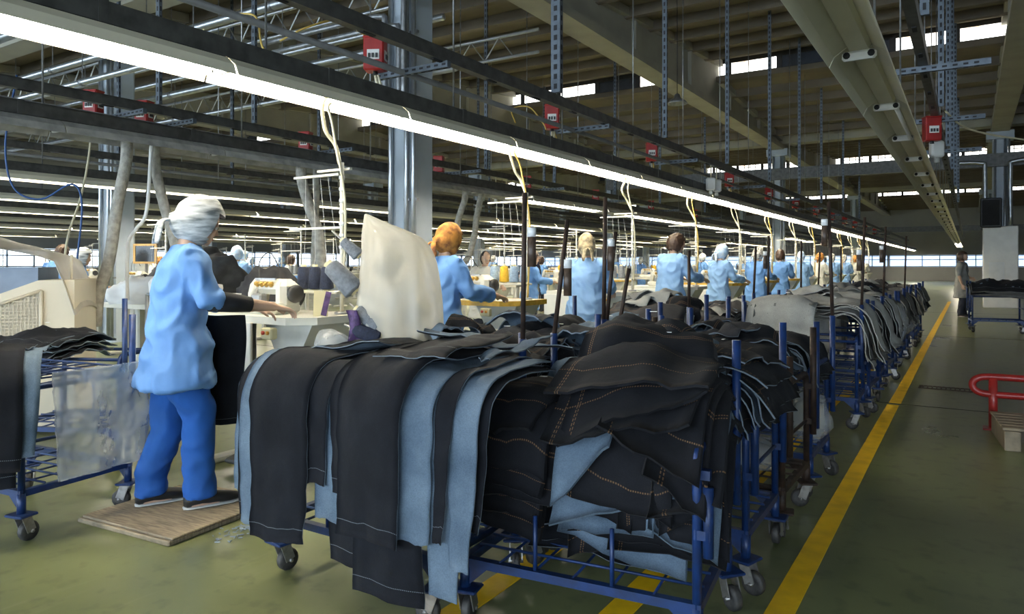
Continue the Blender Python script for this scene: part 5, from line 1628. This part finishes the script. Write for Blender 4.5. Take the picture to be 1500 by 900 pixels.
MB().box((-.3, -.10, .82), (.9, .01, .66)).build('guard_shadow_plate', M['beige'], mc) if False else None
s = MB().rbox((-.35, .03, 1.16), (.26, .03, .10), .008).build('instrument_panel', M['screen'], mc)
for i in range(3): MB().lathe([(.02, 0), (.02, .015)], (-.43 + i * .08, .012, 1.16), 10, 0, (0, -1, 0)).build('gauge', M['plastic_white'], s)
P = np.zeros((22, 12, 3))
for i in range(22):
    for j in range(12):
        u, v = i / 21, j / 11
        x = -.85 + u * 1.24; z = 1.62 - .36 * max(0, u - .1) if u < .86 else 1.346 - (u - .86) * 3.0
        P[i, j] = (x if u < .86 else .225 + (u - .86) * .9, -.15 + v * .95, z - .05 * math.sin(v * 3.14) * -1 - .02 * noise.noise(Vector((u * 6, v * 5, 0))))
link('plastic_cover', sheet(P, [M['machine_cover']] * 3, .004, name='plastic_cover'), mc)
for sx in (-.74, .3): MB().tube([(sx, .0, 1.18), (sx, .0, 1.40)], .01, 6).build('cover_post', M['beige'], mc)

# white table with heaps of white cloth at the left
wt = table('white worktop piled with white cloth at the left', (-6.55, 4.2, -.1), 'table_edge_white', 'tables of the rear rows', far=True)
wt.scale = (1.5, 1.3, 1)
def lump(name, c, s, m, label, cat, seed, sub=4, group=None):
    b = bmesh.new(); bmesh.ops.create_icosphere(b, subdivisions=sub, radius=1)
    for v in b.verts:
        p = v.co.copy()
        n = noise.noise(p * 1.6 + Vector((seed, 0, 0))) * .35 + abs(noise.noise(p * 4 + Vector((seed, 9, 0)))) * .22
        v.co = Vector((p.x * s[0] * (1 + n), p.y * s[1] * (1 + n), max(p.z, -.25) * s[2] * (1 + n)))
    me = bpy.data.meshes.new(name); b.to_mesh(me); b.free()
    for p in me.polygons: p.use_smooth = True
    me.materials.append(M[m])
    return tag(link(name, me, None, c), label, cat, group)
for i, (x, y, sx, sz) in enumerate(((-7.7, 4.5, .35, .22), (-7.1, 4.6, .4, .30), (-6.75, 4.5, .28, .2))):
    lump('cloth_heap', (x, y, .95), (sx, .3, sz), 'white_cloth', '%s heap of crumpled white cloth on the left worktop' % ['left', 'middle', 'right'][i], 'cloth heap', i * 3.3, group='white cloth heaps')
lump('covered_machine', (-8.4, 5.6, 1.04), (.7, .5, .45), 'dark_cover', 'machine under a dark grey cover behind the beige cabinet', 'covered machine', 4.2)
lump('cloth_heap', (-4.25, 3.42, 1.06), (.26, .2, .22), 'denim_soft', 'dark grey cloth heap on the nearest sewing table', 'cloth heap', 8.1)
tb = table('plain table under the dark covered machine', (-7.9, 5.3, -.1), 'table_edge_white', 'tables of the rear rows', far=True)
# framed dark board behind
fb2 = thing('framed_board', 'small dark board in a gilt frame on a post behind the woman', 'board', W(213, 372, 10.5), YAW)
MB().box((0, 0, 0), (.30, .02, .24)).build('board_panel', M['screen'], fb2)
f = MB()
for z in (-.13, .13): f.box((0, -.005, z), (.34, .03, .03))
for x in (-.155, .155): f.box((x, -.005, 0), (.03, .03, .26))
f.build('frame', M['frame_gold'], fb2)
MB().tube([(0, .03, .1), (0, .03, -1.47)], .02, 6).build('post', M['pipe_grey'], fb2)
# hanging grey hoses
hz = [((185, 235), (172, 300), (160, 380), (145, 430), (140, 478), .05, 'long grey hose hanging beside the left machine'),
      ((228, 245), (240, 300), (252, 340), (262, 385), (268, 420), .045, 'grey hose hanging behind the head of the walking woman'),
      ((442, 262), (452, 300), (466, 340), (470, 380), (474, 420), .06, 'thick grey hose hanging left of the white thread pole'),
      ((463, 270), (464, 290), (462, 330), (460, 370), (458, 420), .035, 'thin grey hose beside the thick one by the thread pole'),
      ((681, 292), (672, 320), (668, 345), (662, 372), (655, 400), .05, 'left grey hose hanging right of the pale column'),
      ((704, 290), (698, 320), (695, 345), (685, 378), (668, 402), .05, 'right grey hose bending beyond the orange headscarf')]
for h in hz:
    d = 6.4 / (SN - (h[0][0] - 750) / FPX * CS)
    P = [W(q[0], q[1], d) for q in h[:5]]
    P = [Vector((P[0].x, P[0].y, 2.52))] + P
    o = tag(MB().tube(bez(P, 5), h[5], 10).build('air_hose', M['hose_grey']), h[6], 'hose', 'hanging grey hoses')
# thin cables at left
def cable(pts, r, m, label):
    tag(MB().tube(bez([W(*q) for q in pts], 6), r, 6).build('cable', M[m]), label, 'cable', 'loose overhead cables')
cable([(136, 165, 8), (130, 230, 7.9), (118, 290, 7.7), (100, 345, 7.5), (92, 400, 7.4)], .012, 'cable_cream', 'cream cable dropping from the leftmost red box')
cable([(25, 110, 7), (8, 210, 7), (20, 275, 7), (60, 292, 7), (105, 270, 7), (120, 300, 7), (112, 390, 7)], .010, 'cable_blue', 'blue hose looping down at the left edge')
cable([(222, 205, 6.55), (215, 308, 6.6), (200, 335, 6.6), (188, 355, 6.6), (186, 400, 6.6), (187, 440, 6.6)], .018, 'plastic_white', 'white conduit curling down left of the woman')
cable([(345, 20, 4.9), (375, 25, 4.8), (385, 70, 4.6), (412, 96, 4.5)], .007, 'cable_yellow', 'thin orange cable looping over the upper trunking')
cable([(410, 60, 5.3), (450, 40, 5.3), (500, 30, 5.6), (543, 58, 5.9)], .007, 'cable_yellow', 'thin orange cable arching to the first red box')
cable([(755, 180, 8.2), (750, 160, 8.1), (775, 157, 8.1), (795, 180, 8.1), (800, 190, 8.1)], .008, 'cable_yellow', 'orange cable loop beside the second red box')
cable([(1385, 163, 8.5), (1410, 185, 8.8), (1450, 197, 9), (1510, 206, 9.3)], .012, 'cable_cream', 'cream cable sagging right of the single red box')
# red guard rail, pallet, cabinet and grate on the right
gr = thing('guard_rail', 'red tubular guard rail beside the aisle at right', 'guard rail', (.14, 6.94, 0))
MB().tube(bez([(.48, .0, .42), (.3, -.01, .42), (.0, -.02, .42), (-.09, -.03, .40), (-.12, -.03, .35), (-.09, -.03, .30), (0, -.02, .28), (.3, -.01, .28), (.48, .0, .28)], 6), .028, 10).build('rail_loop', M['redpaint'], gr)
MB().tube([(.02, -.02, 0), (.02, -.02, .42)], .032, 10).build('post', M['redpaint'], gr)
MB().rbox((.02, -.02, .006), (.14, .14, .012), .003).build('base_plate', M['redpaint'], gr)
pl = thing('wooden_pallet', 'wooden pallet step under the red guard rail', 'pallet', (.20, 6.15, 0), .1)
for i in range(6): MB().rbox((.18, .06 + i * .11, .155), (.36, .095, .02), .004).build('deck_board', M['wood'], pl)
for x in (.06, .30): MB().rbox((x, .33, .07), (.1, .64, .14), .006).build('bearer', M['wood'], pl)
cb2 = thing('grey_cabinet', 'low pale grey cabinet cut off by the right image edge', 'cabinet', (.86, 8.0, 0))
MB().rbox((0, 0, .47), (.8, .5, .84), .01).build('cabinet_body', M['cabinet'], cb2)
MB().rbox((0, -.255, .47), (.74, .02, .78), .006).build('cabinet_door', M['cabinet'], cb2)
MB().rbox((0, 0, .025), (.7, .4, .05), .005).build('plinth', M['slot'], cb2)
dg_ = thing('drain_grate', 'rusty drain grate set in the floor right of the aisle line', 'drain grate', (-.15, 8.9, 0))
f = MB()
for y in (-.09, .09): f.box((0, y, .004), (.62, .02, .008))
for x in (-.3, .3): f.box((x, 0, .004), (.02, .18, .008))
f.build('grate_frame', M['grate'], dg_)
for i in range(14): MB().box((-.27 + i * .042, 0, .003), (.014, .17, .006)).build('grate_bar', M['grate'], dg_)
# column dressing far right: pale cladding, notice, black speaker
cl = thing('column_box', 'pale boxed lower part of the far right column with a notice', 'column casing', (.8, 26.7, 0))
MB().rbox((0, 0, 1.25), (.9, .5, 2.5), .02).build('casing', M['plastic_white'], cl)
MB().box((-.1, -.27, 1.0), (.4, .02, .8)).build('notice_board', M['paper'], cl)
sp_ = thing('speaker_box', 'black box mounted high on the far right column', 'speaker', (.55, 26.35, 2.9))
MB().rbox((0, 0, 0), (.55, .4, .9), .03).build('cabinet_body', M['plastic_black'], sp_)
MB().box((0, -.21, 0), (.45, .02, .78)).build('grille', M['slot'], sp_)
for i, x in enumerate((.4, 1.05)):
    P = bez([(x, 26.4, 2.5), (x, 26.4, 4.2), (x + (.1 if i else -.1), 26.4, 4.45), (x + (1.0 if i else -.9), 26.4, 4.5)], 6)
    tag(MB().tube(P, .06, 8).build('duct_pipe', M['pipe_silver']), ['left', 'right'][i] + ' silver pipe branching at the head of the far right column', 'pipe', 'pipes at the far column')
